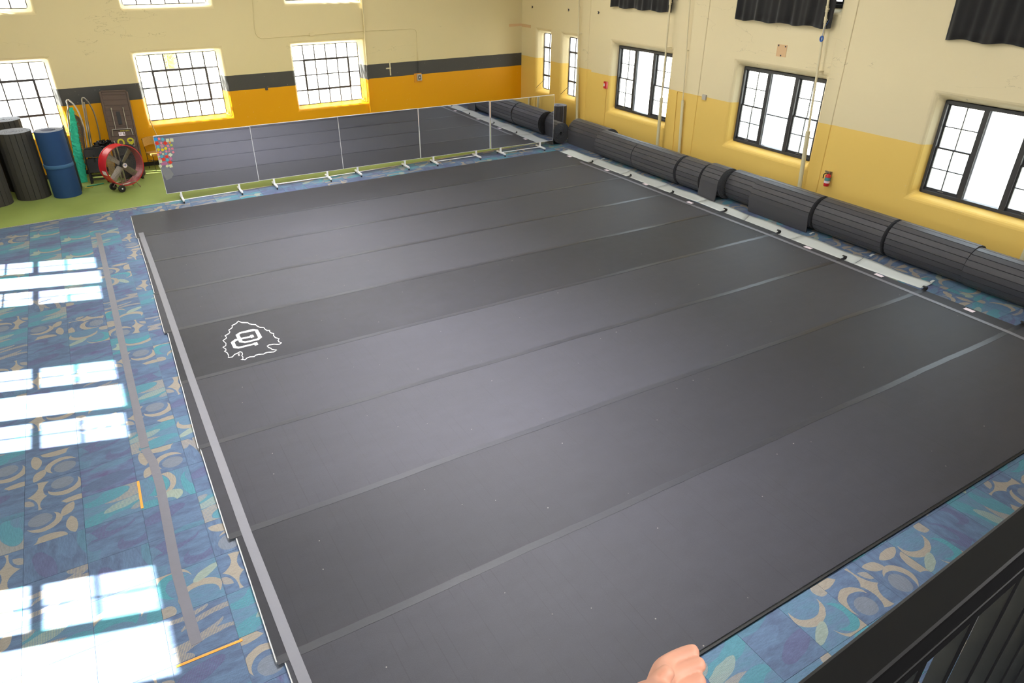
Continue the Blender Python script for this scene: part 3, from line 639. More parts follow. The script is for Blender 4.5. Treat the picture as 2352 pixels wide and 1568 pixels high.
# white paper tags on the right ends of the strips
tags = [(1308, 359), (1394, 391), (1482.5, 423), (1585, 465), (1856, 568.5), (2019, 632), (2226, 712)]
near = ['first', 'second', 'third', 'fourth', 'sixth', 'seventh', 'eighth']
for q, nm in zip(tags, near):
    c = fl(*q, ZM); mb = MB(); rr = Matrix.Translation(c) @ Matrix.Rotation(random.uniform(-.06, .06), 4, 'Z')
    mb.box((-0.05, -0.09, 0.001), (0.05, 0.09, 0.003), rr); mb.build('paper_tag', M['paper'])
    tag(bpy.data.objects[-1] if False else COL.objects[-1], 'white paper tag on the right end of the %s mat strip from the mirrors' % nm, 'tag', 'paper tags on the mat ends')
# white vinyl sheets on the carpet to the right of the mats
vin = [(1290, 347, 1306, 344), (1352, 371, 1373, 366), (1421, 400, 1450, 393), (1500, 431, 1538, 424), (1590, 466, 1627, 459), (1705, 508, 1736, 492), (1815, 549, 1862, 538), (1960, 606, 1998, 590), (2108, 664, 2153, 650)]
for i in range(8):
    a = [fl(vin[i][0]+3, vin[i][1]), fl(vin[i+1][0]+3, vin[i+1][1]), fl(vin[i+1][2], vin[i+1][3]), fl(vin[i][2], vin[i][3])]
    a[0].x = xr[i]+0.05; a[1].x = xr[i+1]+0.05
    for p_ in (a[2], a[3]): p_.x = min(p_.x, 13.52)
    a[1].y += .01; a[2].y += .01
    n = 12; mb = MB()
    def vf(s, t):
        p = a[0].lerp(a[1], s); q = a[3].lerp(a[2], s); r = p.lerp(q, t); e = t**3*(0.02+0.012*math.sin(s*7+i))
        return Vector((r.x, r.y, 0.003+e))
    mb.grid(vf, n, 6); root = mb.build('vinyl_sheet', M['vinyl'], smooth=True)
    so_ = root.modifiers.new('solid', 'SOLIDIFY'); so_.thickness = 0.002
    tag(root, 'white vinyl sheet on the carpet along the right of the mats, %s from the mirrors' % ORD[i], 'sheet', 'white vinyl sheets')
# loose white tape scraps at the sheet corners
for q, nm in (((2139, 650), 'at the near end of the white vinyl'), ((1862, 538), 'at the seam of the sixth and seventh vinyl sheets'), ((2000, 589), 'at the seam of the seventh and eighth vinyl sheets'), ((1382, 366.5), 'at the seam of the first and second vinyl sheets')):
    c = fl(*q); o = flat_tape('tape_scrap', [c+Vector((-.03, 0, 0)), c+Vector((0.06, .03, 0)), c+Vector((0.16, .04, 0))], 0.05, 0.004, 0.002, M['vinyl'], None, 5, 0.01)
    tag(o, 'short white tape scrap '+nm, 'tape', 'white tape scraps')

# ------------------------------------------------------------------ rolled mats along the right wall
def spiral(R0, pitch, facet, tail, r_in=0.07, a_end=R(-62), grooves=True):
    """outline (outer points, inner points) of a rolled mat seen along its axis; angle measured in the x-z plane from -x (front) upward"""
    pts = []; th = []
    turns = (R0-r_in)/pitch; a = a_end; r = R0; aa = 0.0
    total = turns*2*math.pi
    # from the outside inward, going up over the top
    while aa < total:
        r = R0-pitch*aa/(2*math.pi); pts.append((a_end+aa, r)); aa += facet/max(r, 0.12)
    return pts
def roll_mesh(R0, length, tail=0.12, pitch=0.034, facet=0.127, r_in=0.06, a_end=-1.0):
    """mat rolled about the Y axis, centre at the origin; the tail points to -x and down"""
    mb = MB(); t = pitch*0.74; sp = spiral(R0, pitch, facet, tail, r_in, a_end); g = 0.016
    def P(a, r): return (-r*math.cos(a), r*math.sin(a))
    prof = []                                                            # list of (outer xz, inner xz)
    a0 = sp[0][0]; o0 = P(a0, R0); i0 = P(a0, R0-t); d = (-math.sin(a0), -math.cos(a0))     # free end, straight on from the last turn
    if tail:
        prof.append(((o0[0]+d[0]*tail, o0[1]+d[1]*tail), (i0[0]+d[0]*tail, i0[1]+d[1]*tail)))
    first = len(sp)
    for k in range(len(sp)-1):
        (a1, r1), (a2, r2) = sp[k], sp[k+1]; da = g/max(r1, .1)
        outer = r1 > R0-pitch*1.05
        prof.append((P(a1+da*0.5, r1), P(a1+da*0.5, r1-t)))
        if outer:
            prof.append((P(a2-da*0.5, r2), P(a2-da*0.5, r2-t))); prof.append((P(a2, r2-0.020), P(a2, r2-t)))
    vs = []; n = len(prof)
    for y in (-length/2, length/2):
        for o_, i_ in prof: vs += [(o_[0], y, o_[1]), (i_[0], y, i_[1])]
    m_ = 2*n; fs = []
    outf = []
    for k in range(n-1):
        a, b, c, d_ = 2*k, 2*k+1, 2*k+2, 2*k+3
        fs.append((a, c, c+m_, a+m_)); fs.append((b+m_, d_+m_, d_, b)); fs.append((a, b, d_, c)); fs.append((a+m_, c+m_, d_+m_, b+m_))
    fs += [(0, m_, m_+1, 1), (2*n-2, 2*n-1, m_+2*n-1, m_+2*n-2)]
    mb.add(vs, fs); mb.mi = ([0, 1, 1, 1]*(n-1))+[1, 1]
    return mb
ROLLS = [ # y far, y near, x centre, radius, tail, label
 (20.4, 17.16, 13.53, 0.365, 0.2, 'dark mat roll with its spiral end showing, behind the last mirror'),
 (17.12, 15.28, 14.18, 0.41, 0.3, 'dark grey mat roll farthest along the right wall, just past the spiral end'),
 (15.24, 13.40, 13.92, 0.414, 0.08, 'second dark grey mat roll from the far corner along the right wall'),
 (13.36, 11.50, 13.91, 0.420, 0.06, 'third dark grey mat roll from the far corner, below the first wide window'),
 (11.44, 10.56, 13.95, 0.414, 0.05, 'short exposed dark mat roll, fourth from the far corner'),
 (10.50, 9.86, 13.99, 0.424, 0.26, 'dark mat roll whose loose flap hangs out to the carpet'),
 (9.80, 8.92, 14.20, 0.405, 0.05, 'dark mat roll set back toward the wall, behind the loose flap'),
 (8.87, 7.05, 14.12, 0.425, 0.24, 'dark mat roll with a flat front flap, below the pipe and fire extinguisher'),
 (6.98, 5.20, 14.18, 0.420, 0.06, 'dark mat roll beside the near end of the white vinyl, left of the last window'),
 (5.14, 3.44, 14.22, 0.413, 0.06, 'dark mat roll under the near window, second from the right frame edge'),
 (3.42, 1.58, 14.17, 0.40, 0.12, 'dark mat roll at the right frame edge, nearest the camera')]
for yf, yn, xc, rad, tail, lab in ROLLS:
    root = empty('mat_roll', (xc, (yf+yn)/2, 0)); tag(root, lab, 'mat roll', 'rolled mats along the right wall')
    ae = (0.06 if tail == 0.26 else -0.12) if tail > 0.15 else -1.05
    if tail > 0.15: tail = (rad+rad*math.sin(ae)-0.006)/math.cos(ae)
    mb = roll_mesh(rad, yf-yn, tail, a_end=ae); o = mb.build('rolled_mat', [M['roll'], M['roll_foam']], root, local=True); o.location = (0, 0, rad+0.004)

# standing rolls, on end
def standing_roll(name, base, R0, h, m_out, m_end, label, pitch, r_in, group, facet=0.13, grooves=True, sx=1.0, rot=0.0):
    root = tag(empty(name, (base.x, base.y, 0.002), rot), label, 'mat roll', group)
    if grooves: mb = roll_mesh(R0, h, 0.0, pitch, facet, r_in, -0.6)
    else:
        mb = MB(); n = 26*int((R0-r_in)/pitch); pr = []
        for k in range(n+1):
            a = 2*math.pi*k/26; r = R0-pitch*a/(2*math.pi); pr.append(((r*math.cos(a), r*math.sin(a)), ((r-pitch*.72)*math.cos(a), (r-pitch*.72)*math.sin(a))))
        vs = []
        for y in (-h/2, h/2):
            for o_, i_ in pr: vs += [(o_[0], y, o_[1]), (i_[0], y, i_[1])]
        q = 2*len(pr); fs = []
        for k in range(len(pr)-1):
            a = 2*k; fs += [(a, a+2, a+2+q, a+q), (a+1+q, a+3+q, a+3, a+1), (a, a+1, a+3, a+2), (a+q, a+2+q, a+3+q, a+1+q)]
        fs += [(0, q, q+1, 1), (q-2, q-1, 2*q-1, 2*q-2)]
        mb.add(vs, fs); mb.mi = [0, 1, 1, 1]*(len(pr)-1)+[1, 1]
    X = Matrix.Translation((0, 0, h/2)) @ Matrix.Diagonal((sx, 1, 1, 1)) @ Matrix.Rotation(R(90), 4, 'X')
    mb.v = [X @ v for v in mb.v]
    mb.build('rolled_mat', [m_out, m_end], root, local=True, smooth=not grooves); return root
G_ = 'mat rolls standing on end by the back wall'
rb = standing_roll('mat_roll', Vector((-1.33, 19.02, 0)), 0.345, 1.72, M['roll_blue'], M['roll_end'], 'royal blue mat roll standing on end with a paler strap', 0.028, 0.17, G_, grooves=False, rot=0.6)
mb = MB(); mb.lathe([(0.348, 0.0), (0.3495, 0.002), (0.3495, 0.088), (0.348, 0.09)], 40, Matrix.Translation((0, 0, 0.78))); mb.build('strap', M['strap'], rb, local=True, smooth=True)
standing_roll('mat_roll', Vector((-2.10, 19.30, 0)), 0.41, 1.72, M['roll_grey'], M['roll_end'], 'dark grey ribbed mat roll standing left of the blue roll', 0.03, 0.05, G_, rot=0.35)
standing_roll('mat_roll', Vector((-2.98, 19.05, 0)), 0.42, 1.66, M['roll_grey'], M['roll_end'], 'nearly black mat roll cut by the left frame edge', 0.03, 0.05, G_, rot=1.2)
standing_roll('mat_roll', Vector((-2.30, 20.25, 0)), 0.40, 1.86, M['roll_grey'], M['roll_end'], 'grey mat roll with pale spiral top, behind the ribbed roll', 0.03, 0.05, G_, rot=0.2)
standing_roll('mat_roll', Vector((-3.08, 19.95, 0)), 0.36, 1.78, M['roll_grey'], M['roll_end'], 'grey mat roll top peeping out behind the nearly black roll at the left edge', 0.03, 0.05, G_, rot=0.9)
sc_ = yp(1283, 241, 18.3)
standing_roll('mat_roll', Vector((sc_.x, 18.3, 0)), 0.30, sc_.z, M['roll'], M['roll_end'], 'black ribbed mat roll standing on end in the far right corner', 0.034, 0.12, G_, rot=2.2)
mb = MB(); mb.box((-0.02, -0.2, 0), (0.02, 0.2, 1.70), Matrix.Translation((-0.99, 19.42, 0.002)) @ Matrix.Rotation(R(-4), 4, 'Z')); mb.build('foam_board', M['black_rubber'], bevel=0.004)
tag(COL.objects[-1], 'thin black foam board standing on edge behind the blue roll', 'board')

# ------------------------------------------------------------------ rolling mirrors
MX = [0.925, 3.295, 5.715, 8.18, 10.63, 13.04]
FEET = [(1.27, 2.75), (3.70, 5.23), (6.15, 7.66), (8.61, 10.12), (11.0, 12.53)]
MY = [16.965, 16.99, 17.0, 16.98, 16.93]; MTILT = [0.0, -0.003, 0.0, 0.002, 0.002]
MPOS = ['with sticky notes, leftmost of the five', 'second of the five from the left', 'middle one of the five', 'fourth of the five from the left', 'reflecting the mat roll, rightmost of the five']
MIRRORS = []
for i in range(5):
    x0, x1 = MX[i]+0.010, MX[i+1]-0.010; y = MY[i]; zb, zt = 0.245, 1.715
    root = tag(empty('rolling_mirror', ((x0+x1)/2, y, 0), MTILT[i]), 'wide frameless mirror on white caster feet '+MPOS[i], 'mirror', 'rolling mirrors at the far edge of the mats')
    cx = (x0+x1)/2; h = (x1-x0)/2
    mb = MB(); mb.box((-h, -0.012, zb), (h, -0.006, zt)); mp = mb.build('mirror_panel', M['mirror'], root, local=True)
    mb = MB(); mb.box((-h, -0.006, zb), (h, 0.012, zt)); mb.build('backing_board', M['wood'], root, local=True)
    mb = MB(); mb.box((-h, -0.014, zt), (h, 0.014, zt+0.012)); mb.box((-h-0.007, -0.013, zb), (-h, 0.012, zt+.012)); mb.box((h, -0.013, zb), (h+0.007, 0.012, zt+.012)); mb.box((-h, -0.012, zb-0.01), (h, 0.012, zb))
    mb.build('metal_trim', M['white_metal'], root, local=True)
    for fx in FEET[i]:
        X = Matrix.Translation((fx-cx, 0, 0)); mb = MB()
        mb.box((-0.02, 0.013, 0.10), (0.02, 0.043, 1.2), X); post = mb.build('upright', M['white_metal'], root, local=True)
        mb = MB(); mb.box((-0.022, -0.02, 0.075), (0.022, 0.04, 0.245), X); mb.box((-0.024, -0.31, 0.062), (0.024, 0.24, 0.106), X); ft_ = mb.build('foot', M['white_metal'], root, local=True, bevel=0.004)
        for fy in (-0.285, 0.215):
            mb = MB(); mb.lathe([(0.028, -0.014), (0.031, -0.008), (0.031, 0.008), (0.028, 0.014)], 14, X @ Matrix.Translation((0, fy, 0.032)) @ Matrix.Rotation(R(90), 4, 'Y'))
            mb.box((-0.018, fy-0.012, 0.045), (0.018, fy+0.012, 0.064), X); mb.build('caster', M['black_rubber'], ft_, local=True)
    if i in (1, 3, 4):
        a, b = FEET[i]; mb = MB(); mb.tube([(a-cx, -0.03, 0.085), (b-cx, -0.03, 0.085)], 0.013, 8); mb.build('cross_bar', M['white_metal'], root, local=True)
    MIRRORS.append(root)
# notes stuck on the left mirror
NC = {'blue': '2f9be6', 'pink': 'f08a9a', 'cyan': '5fb6c9', 'cream': 'dcdcb0', 'red': 'e8402a', 'orange': 'f29a24', 'dusty pink': 'c98f92', 'lime': 'c3cf4a', 'yellow': 'ecd21e', 'pale green': 'dfe6c4', 'mauve': 'c4749a'}
NM = {k: mat('note_'+k.replace(' ', '_'), v, 0.8) for k, v in NC.items()}
NOTES = [[(147, 248, 'blue', 's', 33, 0), (210, 237, 'pink', 't', 32, 0), (276, 245, 'cyan', 'o', 30, 0), (373, 265, 'cream', 's', 32, -3), (448, 260, 'cream', 's', 33, -8)],
 [(172, 322, 'red', 's', 32, 25), (247, 315, 'pink', 't', 30, 0), (327, 320, 'red', 's', 33, 38), (413, 305, 'orange', 's', 20, 10)],
 [(190, 385, 'cyan', 'o', 30, 0), (265, 372, 'dusty pink', 's', 32, 20), (381, 373, 'pink', 's', 20, 10), (444, 358, 'lime', 's', 22, 5)],
 [(197, 442, 'yellow', 'o', 29, 0), (275, 445, 'yellow', 'o', 29, 0), (335, 420, 'yellow', 'o', 29, 0), (403, 430, 'pink', 's', 20, 25), (462, 422, 'pink', 's', 21, 5)],
 [(188, 495, 'orange', 's', 20, 15), (237, 497, 'pink', 's', 20, 18), (348, 478, 'pink', 's', 20, 8), (398, 473, 'pink', 's', 14, 0), (477, 490, 'pink', 's', 21, 20)],
 [(192, 540, 'pink', 's', 20, 15), (285, 525, 'cream', 's', 19, 8), (338, 519, 'cyan', 's', 19, 0), (424, 540, 'pale green', 's', 32, 42)],
 [(206, 573, 'cream', 's', 18, 6), (260, 572, 'cyan', 'o', 30, 0), (357, 575, 'red', 's', 30, 10)],
 [(222, 620, 'pink', 's', 19, 12), (296, 628, 'red', 's', 31, 4), (365, 637, 'cyan', 'o', 30, 0), (427, 612, 'mauve', 's', 30, 12)],
 [(237, 668, 'cream', 's', 31, 2), (421, 682, 'red', 's', 32, 35)], [(280, 712, 'mauve', 's', 30, 10), (338, 705, 'mauve', 's', 31, 8)],
 [(238, 755, 'cream', 'q', 31, 20), (366, 752, 'cream', 'q', 30, -15), (434, 752, 'cream', 's', 32, 3)]]
SH = {'s': 'square', 't': 'star-shaped', 'o': 'round', 'q': 'folded-over'}
ROWN = ['top', 'second', 'third', 'fourth', 'fifth', 'sixth', 'seventh', 'eighth', 'ninth', 'tenth', 'lowest']
ym = MY[0]-0.0155
for ri, row in enumerate(NOTES):
    for ci, (x, y, c, shp, s, rot) in enumerate(row):
        P = yp(340+x/8.25, 290+y/8.25, ym); s = s*0.00122; mb = MB()
        if shp == 'o': lp = [(s*math.cos(a), s*math.sin(a)) for a in [i*math.pi/10 for i in range(20)]]
        elif shp == 't': lp = [((s if i % 2 == 0 else s*0.6)*math.cos(a), (s if i % 2 == 0 else s*0.6)*math.sin(a)) for i, a in enumerate([math.pi/2+k*math.pi/5 for k in range(10)])]
        elif shp == 'q': lp = [(-s, -s*.9), (s*.3, -s), (s, -s*.1), (s*.7, s*.9), (-s*.9, s)]
        else: lp = [(-s, -s), (s, -s), (s, s), (-s, s)]
        ca, sa = math.cos(R(rot)), math.sin(R(rot)); lp = [(a*ca-b*sa, a*sa+b*ca) for a, b in lp]
        mb.prism([P+Vector((a, 0, b)) for a, b in lp], (0, 0.0025, 0)); o = mb.build('sticky_note', NM[c])
        size = 'small ' if s < 0.045 and shp == 's' else ''
        where = ('%s row, ' % ROWN[ri])+(['leftmost', 'second from left', 'third from left', 'fourth from left', 'fifth from left'][ci])
        tag(o, '%s%s %s sticky note on the left mirror, %s' % (size, c, SH[shp], where), 'note', 'sticky notes on the left mirror')
fan_px = [(370, 388), (382, 385), (392, 389), (399, 400), (394, 409), (382, 414)]
mb = MB(); mb.prism([yp(*q, ym-0.001) for q in fan_px], (0, 0.002, 0)); o = mb.build('plastic_film', M['plastic_clear']); tag(o, 'grey fan-shaped plastic film taped to the left mirror below the notes', 'film')
# ------------------------------------------------------------------ pipes, conduits and fittings on the walls
def wall_pipe(W, f, top, bot, d, r_hi, r_lo, z_sleeve, label, couplings=(), m_hi='pipe', m_lo='pipe_low', group='vertical pipes on the right wall'):
    (ut, zt), (ub_, zb) = f(*top, d), f(*bot, d); g = (ut-ub_)/(zt-zb); U = lambda z: ub_+g*(z-zb)
    root = tag(empty('wall_pipe', W(U(0), 0, d)), label, 'pipe', group)
    mb = MB(); mb.tube([W(U(z_sleeve-0.06), z_sleeve-0.06, d), W(U(HT-0.01), HT-0.01, d)], r_hi, 12); mb.build('upper_pipe', M[m_hi], root, smooth=True)
    mb = MB(); mb.tube([W(U(0), 0.0, d), W(U(z_sleeve-0.01), z_sleeve-0.01, d), W(U(z_sleeve), z_sleeve, d)], [r_lo, r_lo, r_lo*0.8], 14); mb.tube([W(U(1.0), 1.0, d), W(U(1.03), 1.03, d)], r_lo*1.08, 14)
    mb.build('lower_sleeve', M[m_lo], root, smooth=True)
    for zc in couplings:
        mb = MB(); mb.tube([W(U(zc-.06), zc-.06, d), W(U(zc-.045), zc-.045, d), W(U(zc+.045), zc+.045, d), W(U(zc+.06), zc+.06, d)], [r_hi*1.45, r_hi*1.25, r_hi*1.25, r_hi*1.45], 12)
        mb.tube([W(U(zc), zc, d), W(U(zc)-0.05, zc, d+0.01)], r_hi*0.9, 8); mb.build('coupling', M[m_hi], root, smooth=True)
    for zc in (3.4, 5.6):
        mb = MB(); mb.wbox(W, U(zc)-0.03, U(zc)+0.03, zc-0.012, zc+0.012, 0, d); mb.build('bracket', M[m_hi], root)
    return root
wall_pipe(Wr, rw, (1330, 0), (1324, 330), 0.16, 0.025, 0.047, 2.12, 'cream pipe crossing the second narrow corner window', (4.18,))
wall_pipe(Wr, rw, (1540, 0), (1510, 330), 0.20, 0.027, 0.05, 2.02, 'cream pipe crossing the near side of the first wide window', (4.60,))
wall_pipe(Wr, rw, (1585, 0), (1560, 345), 0.09, 0.016, 0.042, 2.06, 'thin cream pipe with thick lower sleeve, between first and second wide windows')
wall_pipe(Wr, rw, (1903, 0), (1836, 430), 0.20, 0.027, 0.052, 2.05, 'cream pipe crossing the near side of the second wide window, by the extinguisher', (4.52, 4.74))
a_ = rw(2349, 575, 0.1); mb = MB()
root = tag(empty('wall_pipe', Wr(a_[0]-0.04, 0, .1)), 'cream pipe cut by the right frame edge behind the nearest mat rolls', 'pipe', 'vertical pipes on the right wall')
mb.tube([Wr(a_[0]-0.04, 0, .1), Wr(a_[0]-0.10, 2.05, .1)], 0.055, 14); mb.build('lower_sleeve', M['pipe_low'], root, smooth=True)
mb = MB(); mb.tube([Wr(a_[0]-0.10, 2.0, .1), Wr(a_[0]-0.25, HT-.02, .1)], 0.027, 12); mb.build('upper_pipe', M['pipe'], root, smooth=True)
# back wall pipe, painted with the wall bands
(ut, zt), (ub_, zb) = bw(832, 0, .08), bw(851, 255, .08); g_ = (ut-ub_)/(zt-zb); UU = lambda z: ub_+g_*(z-zb)
root = tag(empty('wall_pipe', Wb(UU(0), 0, .08)), 'pipe on the back wall right of the third window, painted in the wall bands', 'pipe')
mb = MB(); mb.tube([Wb(UU(0.01), 0.01, .08), Wb(UU(HT-.01), HT-.01, .08)], 0.026, 12); mb.build('pipe_run', M['wall_back'], root, smooth=True)
mb = MB(); mb.tube([Wb(UU(1.93), 1.93, .08), Wb(UU(2.16), 2.16, .08)], 0.045, 14); mb.build('sleeve', M['wall_back'], root, smooth=True)
mb = MB(); mb.tube([Wb(UU(3.33), 3.33, .08), Wb(UU(3.42), 3.42, .08)], 0.036, 12); mb.tube([Wb(UU(3.37)-.05, 3.37, .08), Wb(UU(3.37), 3.37, .08)], 0.02, 8); mb.build('coupling', M['wall_back'], root, smooth=True)
# conduit run with junction box and switch
def cpath(W, f, pxs, d): return [W(*f(*q, d), d) for q in pxs]
root = tag(empty('conduit', Wb(*bw(960, 177), 0.0)), 'thin painted conduit running over the third back window down to the switch', 'conduit')
mb = MB(); pth = cpath(Wb, bw, [(578, -20), (585, 66), (588, 78), (593, 85), (601, 88), (716, 80), (840, 71), (948, 66), (954, 68), (957, 74), (958, 120), (960, 168)], .015)
mb.tube(pth, 0.011, 8); mb.tube([p+UB*0.03 for p in pth[-2:]], 0.009, 8); mb.build('conduit_run', M['wall_back'], root, smooth=True)
jb = bw(716, 79); mb = MB(); mb.wbox(Wb, jb[0]-.08, jb[0]+.08, jb[1]-.045, jb[1]+.045, 0, .05); mb.build('junction_box', M['wall_back'], root, bevel=.006)
sb = bw(961, 177); root = tag(empty('switch_box', Wb(sb[0], sb[1], 0)), 'grey metal switch box on an orange backing board under the dark band', 'switch')
mb = MB(); mb.wbox(Wb, sb[0]-.17, sb[0]+.12, sb[1]-.17, sb[1]+.13, 0, .02); mb.build('backing_board', mat('orange_board', 'e0992a', .6), root)
mb = MB(); mb.wbox(Wb, sb[0]-.08, sb[0]+.10, sb[1]-.11, sb[1]+.11, .02, .09); bx = mb.build('box', M['grey_box'], root, bevel=.008)
mb = MB(); mb.wbox(Wb, sb[0]-.045, sb[0]+.055, sb[1]-.07, sb[1]+.07, .09, .094); mb.build('cover_plate', M['steel_dark'], bx)
mb = MB(); mb.wbox(Wb, sb[0]-.01, sb[0]+.02, sb[1]-.03, sb[1]+.03, .094, .105); mb.build('toggle', M['white_metal'], bx)
q = bw(612, 204); mb = MB(); mb.wbox(Wb, q[0]-.04, q[0]+.04, q[1]-.04, q[1]+.05, 0, .04); o = mb.build('socket', M['steel_dark'], bevel=.006); tag(o, 'small dark socket under the band between the second and third back windows', 'socket')
a, b = bw(894.5, 140), bw(897, 173); root = tag(empty('wall_batten', Wb(a[0], b[1], 0)), 'thin cream batten across the dark band on the back wall', 'batten')
mb = MB(); mb.wbox(Wb, a[0]-.02, a[0]+.02, b[1], a[1], 0, .02); mb.build('upright', M['pipe'], root)
c = bw(890, 157); mb = MB(); mb.wbox(Wb, c[0]-.06, a[0]+.03, c[1]-.02, c[1]+.02, .005, .024); mb.build('crosspiece', M['pipe'], root)
# fire alarm, extinguisher, wall box, bare patches, hooks
v, z = rw(1393, 195); root = tag(empty('fire_alarm', Wr(v, z, 0)), 'small red fire alarm pull box on the yellow wall', 'alarm')
mb = MB(); mb.wbox(Wr, v-.075, v+.075, z-.11, z+.11, 0, .07); mb.build('housing', M['red'], root, bevel=.01)
mb = MB(); mb.wbox(Wr, v+.0, v+.05, z-.04, z+.05, .07, .085); mb.build('handle', M['white_metal'], root, bevel=.004)
mb = MB(); mb.tube(cpath(Wr, rw, [(1393, 203), (1385, 305)], .012)+[Wr(rw(1385, 305)[0], 0.02, .012)], .011, 8); mb.build('conduit_run', M['wall_right'], root, smooth=True)
v, z = rw(1619, 223); root = tag(empty('wall_box', Wr(v, z, 0)), 'small cream junction box with conduit on the paint line', 'box')
mb = MB(); mb.wbox(Wr, v-.07, v+.07, z-.07, z+.07, 0, .05); mb.build('cover', M['grey_box'], root, bevel=.006)
mb = MB(); mb.tube([Wr(v+.07, z, .012)]+cpath(Wr, rw, [(1580, 214), (1557, 210), (1555, 214), (1544, 345)], .012)+[Wr(rw(1544, 345)[0]-.02, .02, .012)], .010, 8); mb.build('conduit_run', M['wall_right'], root, smooth=True)
c4 = [rw(*q) for q in [(1787, 101), (1809, 104), (1804, 131.5), (1782, 129)]]
root = tag(empty('wall_plate', Wr(*c4[0], 0)), 'bare tan square plate on the upper wall above the second wide window', 'plate')
mb = MB(); mb.prism([Wr(*q, 0.0) for q in c4], NR*-0.008); mb.build('plate', M['patch'], root)
for s_, t_ in ((.12, .1), (.85, .12), (.5, .9)):
    A = Vector(c4[0]).lerp(Vector(c4[1]), s_); B_ = Vector(c4[3]).lerp(Vector(c4[2]), s_); p = A.lerp(B_, t_); mb = MB(); mb.wbox(Wr, p.x-.018, p.x+.018, p.y-.018, p.y+.018, .006, .014); mb.build('screw', M['steel_dark'], root)
l, r_ = bw(1169, 60), rw(1219, 61); root = tag(empty('corner_batten', Wb(U_C, 3.38, 0)), 'bare tan batten patch wrapping the far corner above the dark band', 'batten')
mb = MB(); mb.wbox(Wb, l[0], U_C-.01, 3.34, 3.43, 0, .012); mb.wbox(Wr, r_[0], V_C-.01, 3.32, 3.42, 0, .012); mb.build('strip', M['patch'], root)
for q, nm in (((1225.5, 16), 'farthest'), ((1309, 23), 'middle'), ((1378, 29), 'nearest')):
    v, z = rw(*q); mb = MB(); mb.tube([Wr(v+.06, z, .01), Wr(v+.05, z+.03, .05), Wr(v, z+.035, .06), Wr(v-.05, z, .06), Wr(v, z-.035, .06), Wr(v+.05, z-.02, .05)], .008, 6)
    mb.wbox(Wr, v+.04, v+.08, z-.03, z+.03, 0, .012); o = mb.build('wall_hook', M['steel_dark'], smooth=True); tag(o, 'small dark wall hook high on the right wall, %s from the camera' % ('farthest' if nm == 'farthest' else 'middle' if nm == 'middle' else 'nearest') if nm != 'nearest' else 'small dark wall hook high on the right wall, nearest the black curtain', 'hook', 'wall hooks')
v, z0_ = rw(1897, 427, .1); z1_ = rw(1902, 396, .1)[1]
root = tag(empty('fire_extinguisher', Wr(v, z0_, .1)), 'red fire extinguisher hanging on the yellow wall', 'extinguisher')
X = Matrix.Translation(Wr(v, z0_, .1)); h = z1_-z0_
mb = MB(); mb.lathe([(.055, 0), (.065, .01), (.066, .02), (.066, h*.74), (.058, h*.82), (.03, h*.88), (.024, h*.90), (.024, h*.95)], 20, X); cy_ = mb.build('cylinder', M['red'], root, smooth=True)
mb = MB(); mb.lathe([(.0672, h*.25), (.0676, h*.26), (.0676, h*.40), (.0672, h*.41)], 20, X); mb.build('label', M['paper'], cy_, smooth=True)
mb = MB(); mb.lathe([(.0672, h*.42), (.0674, h*.43), (.0674, h*.66), (.0672, h*.67)], 20, X); mb.build('label', mat('teal_label', '4f8f92', .6), cy_, smooth=True)
mb = MB(); mb.box((-.018, -.018, h*.93), (.018, .018, h*1.02), X); mb.box((-.02, -.02, h*1.0), (.02, .10, h*1.05), X); mb.box((-.02, -.02, h*1.06), (.02, .11, h*1.09), X); mb.build('valve', M['chrome'], root)
mb = MB(); mb.tube([X @ Vector((-.02, .0, h*.97)), X @ Vector((-.05, .05, h*.96)), X @ Vector((-.06, .085, h*.85)), X @ Vector((-.055, .09, h*.55))], .012, 8); mb.build('hose', M['black_rubber'], root, smooth=True)
mb = MB(); mb.wbox(Wr, v-.03, v+.03, z0_+h*.3, z0_+h*1.05, 0, .04); mb.build('bracket', M['chrome'], root)
# roll of blue tape hanging on a string from the pipe
v, z = rw(1887, 89, .25); root = tag(empty('tape_roll', Wr(v, z, .25)), 'roll of blue tape hanging by a string from the cream pipe', 'tape')
X = Matrix.Translation(Wr(v, z, .25)) @ Matrix.Rotation(R(90), 4, 'Y') @ Matrix.Rotation(R(20), 4, 'X')
mb = MB(); n = 24
vs = [X @ Vector((r*math.cos(2*math.pi*j/n), r*math.sin(2*math.pi*j/n), zz)) for r, zz in ((.04, -.012), (.065, -.012), (.065, .012), (.04, .012)) for j in range(n)]
mb.add(vs, [(i*n+j, i*n+(j+1) % n, ((i+1) % 4)*n+(j+1) % n, ((i+1) % 4)*n+j) for i in range(4) for j in range(n)]); mb.build('roll', M['bluetape'], root, smooth=True)
mb = MB(); mb.tube([Wr(v, z+.065, .25), Wr(v-.02, z+.25, .25), Wr(v-.09, z+.40, .225)], .004, 5); mb.build('string', M['bluetape'], root)
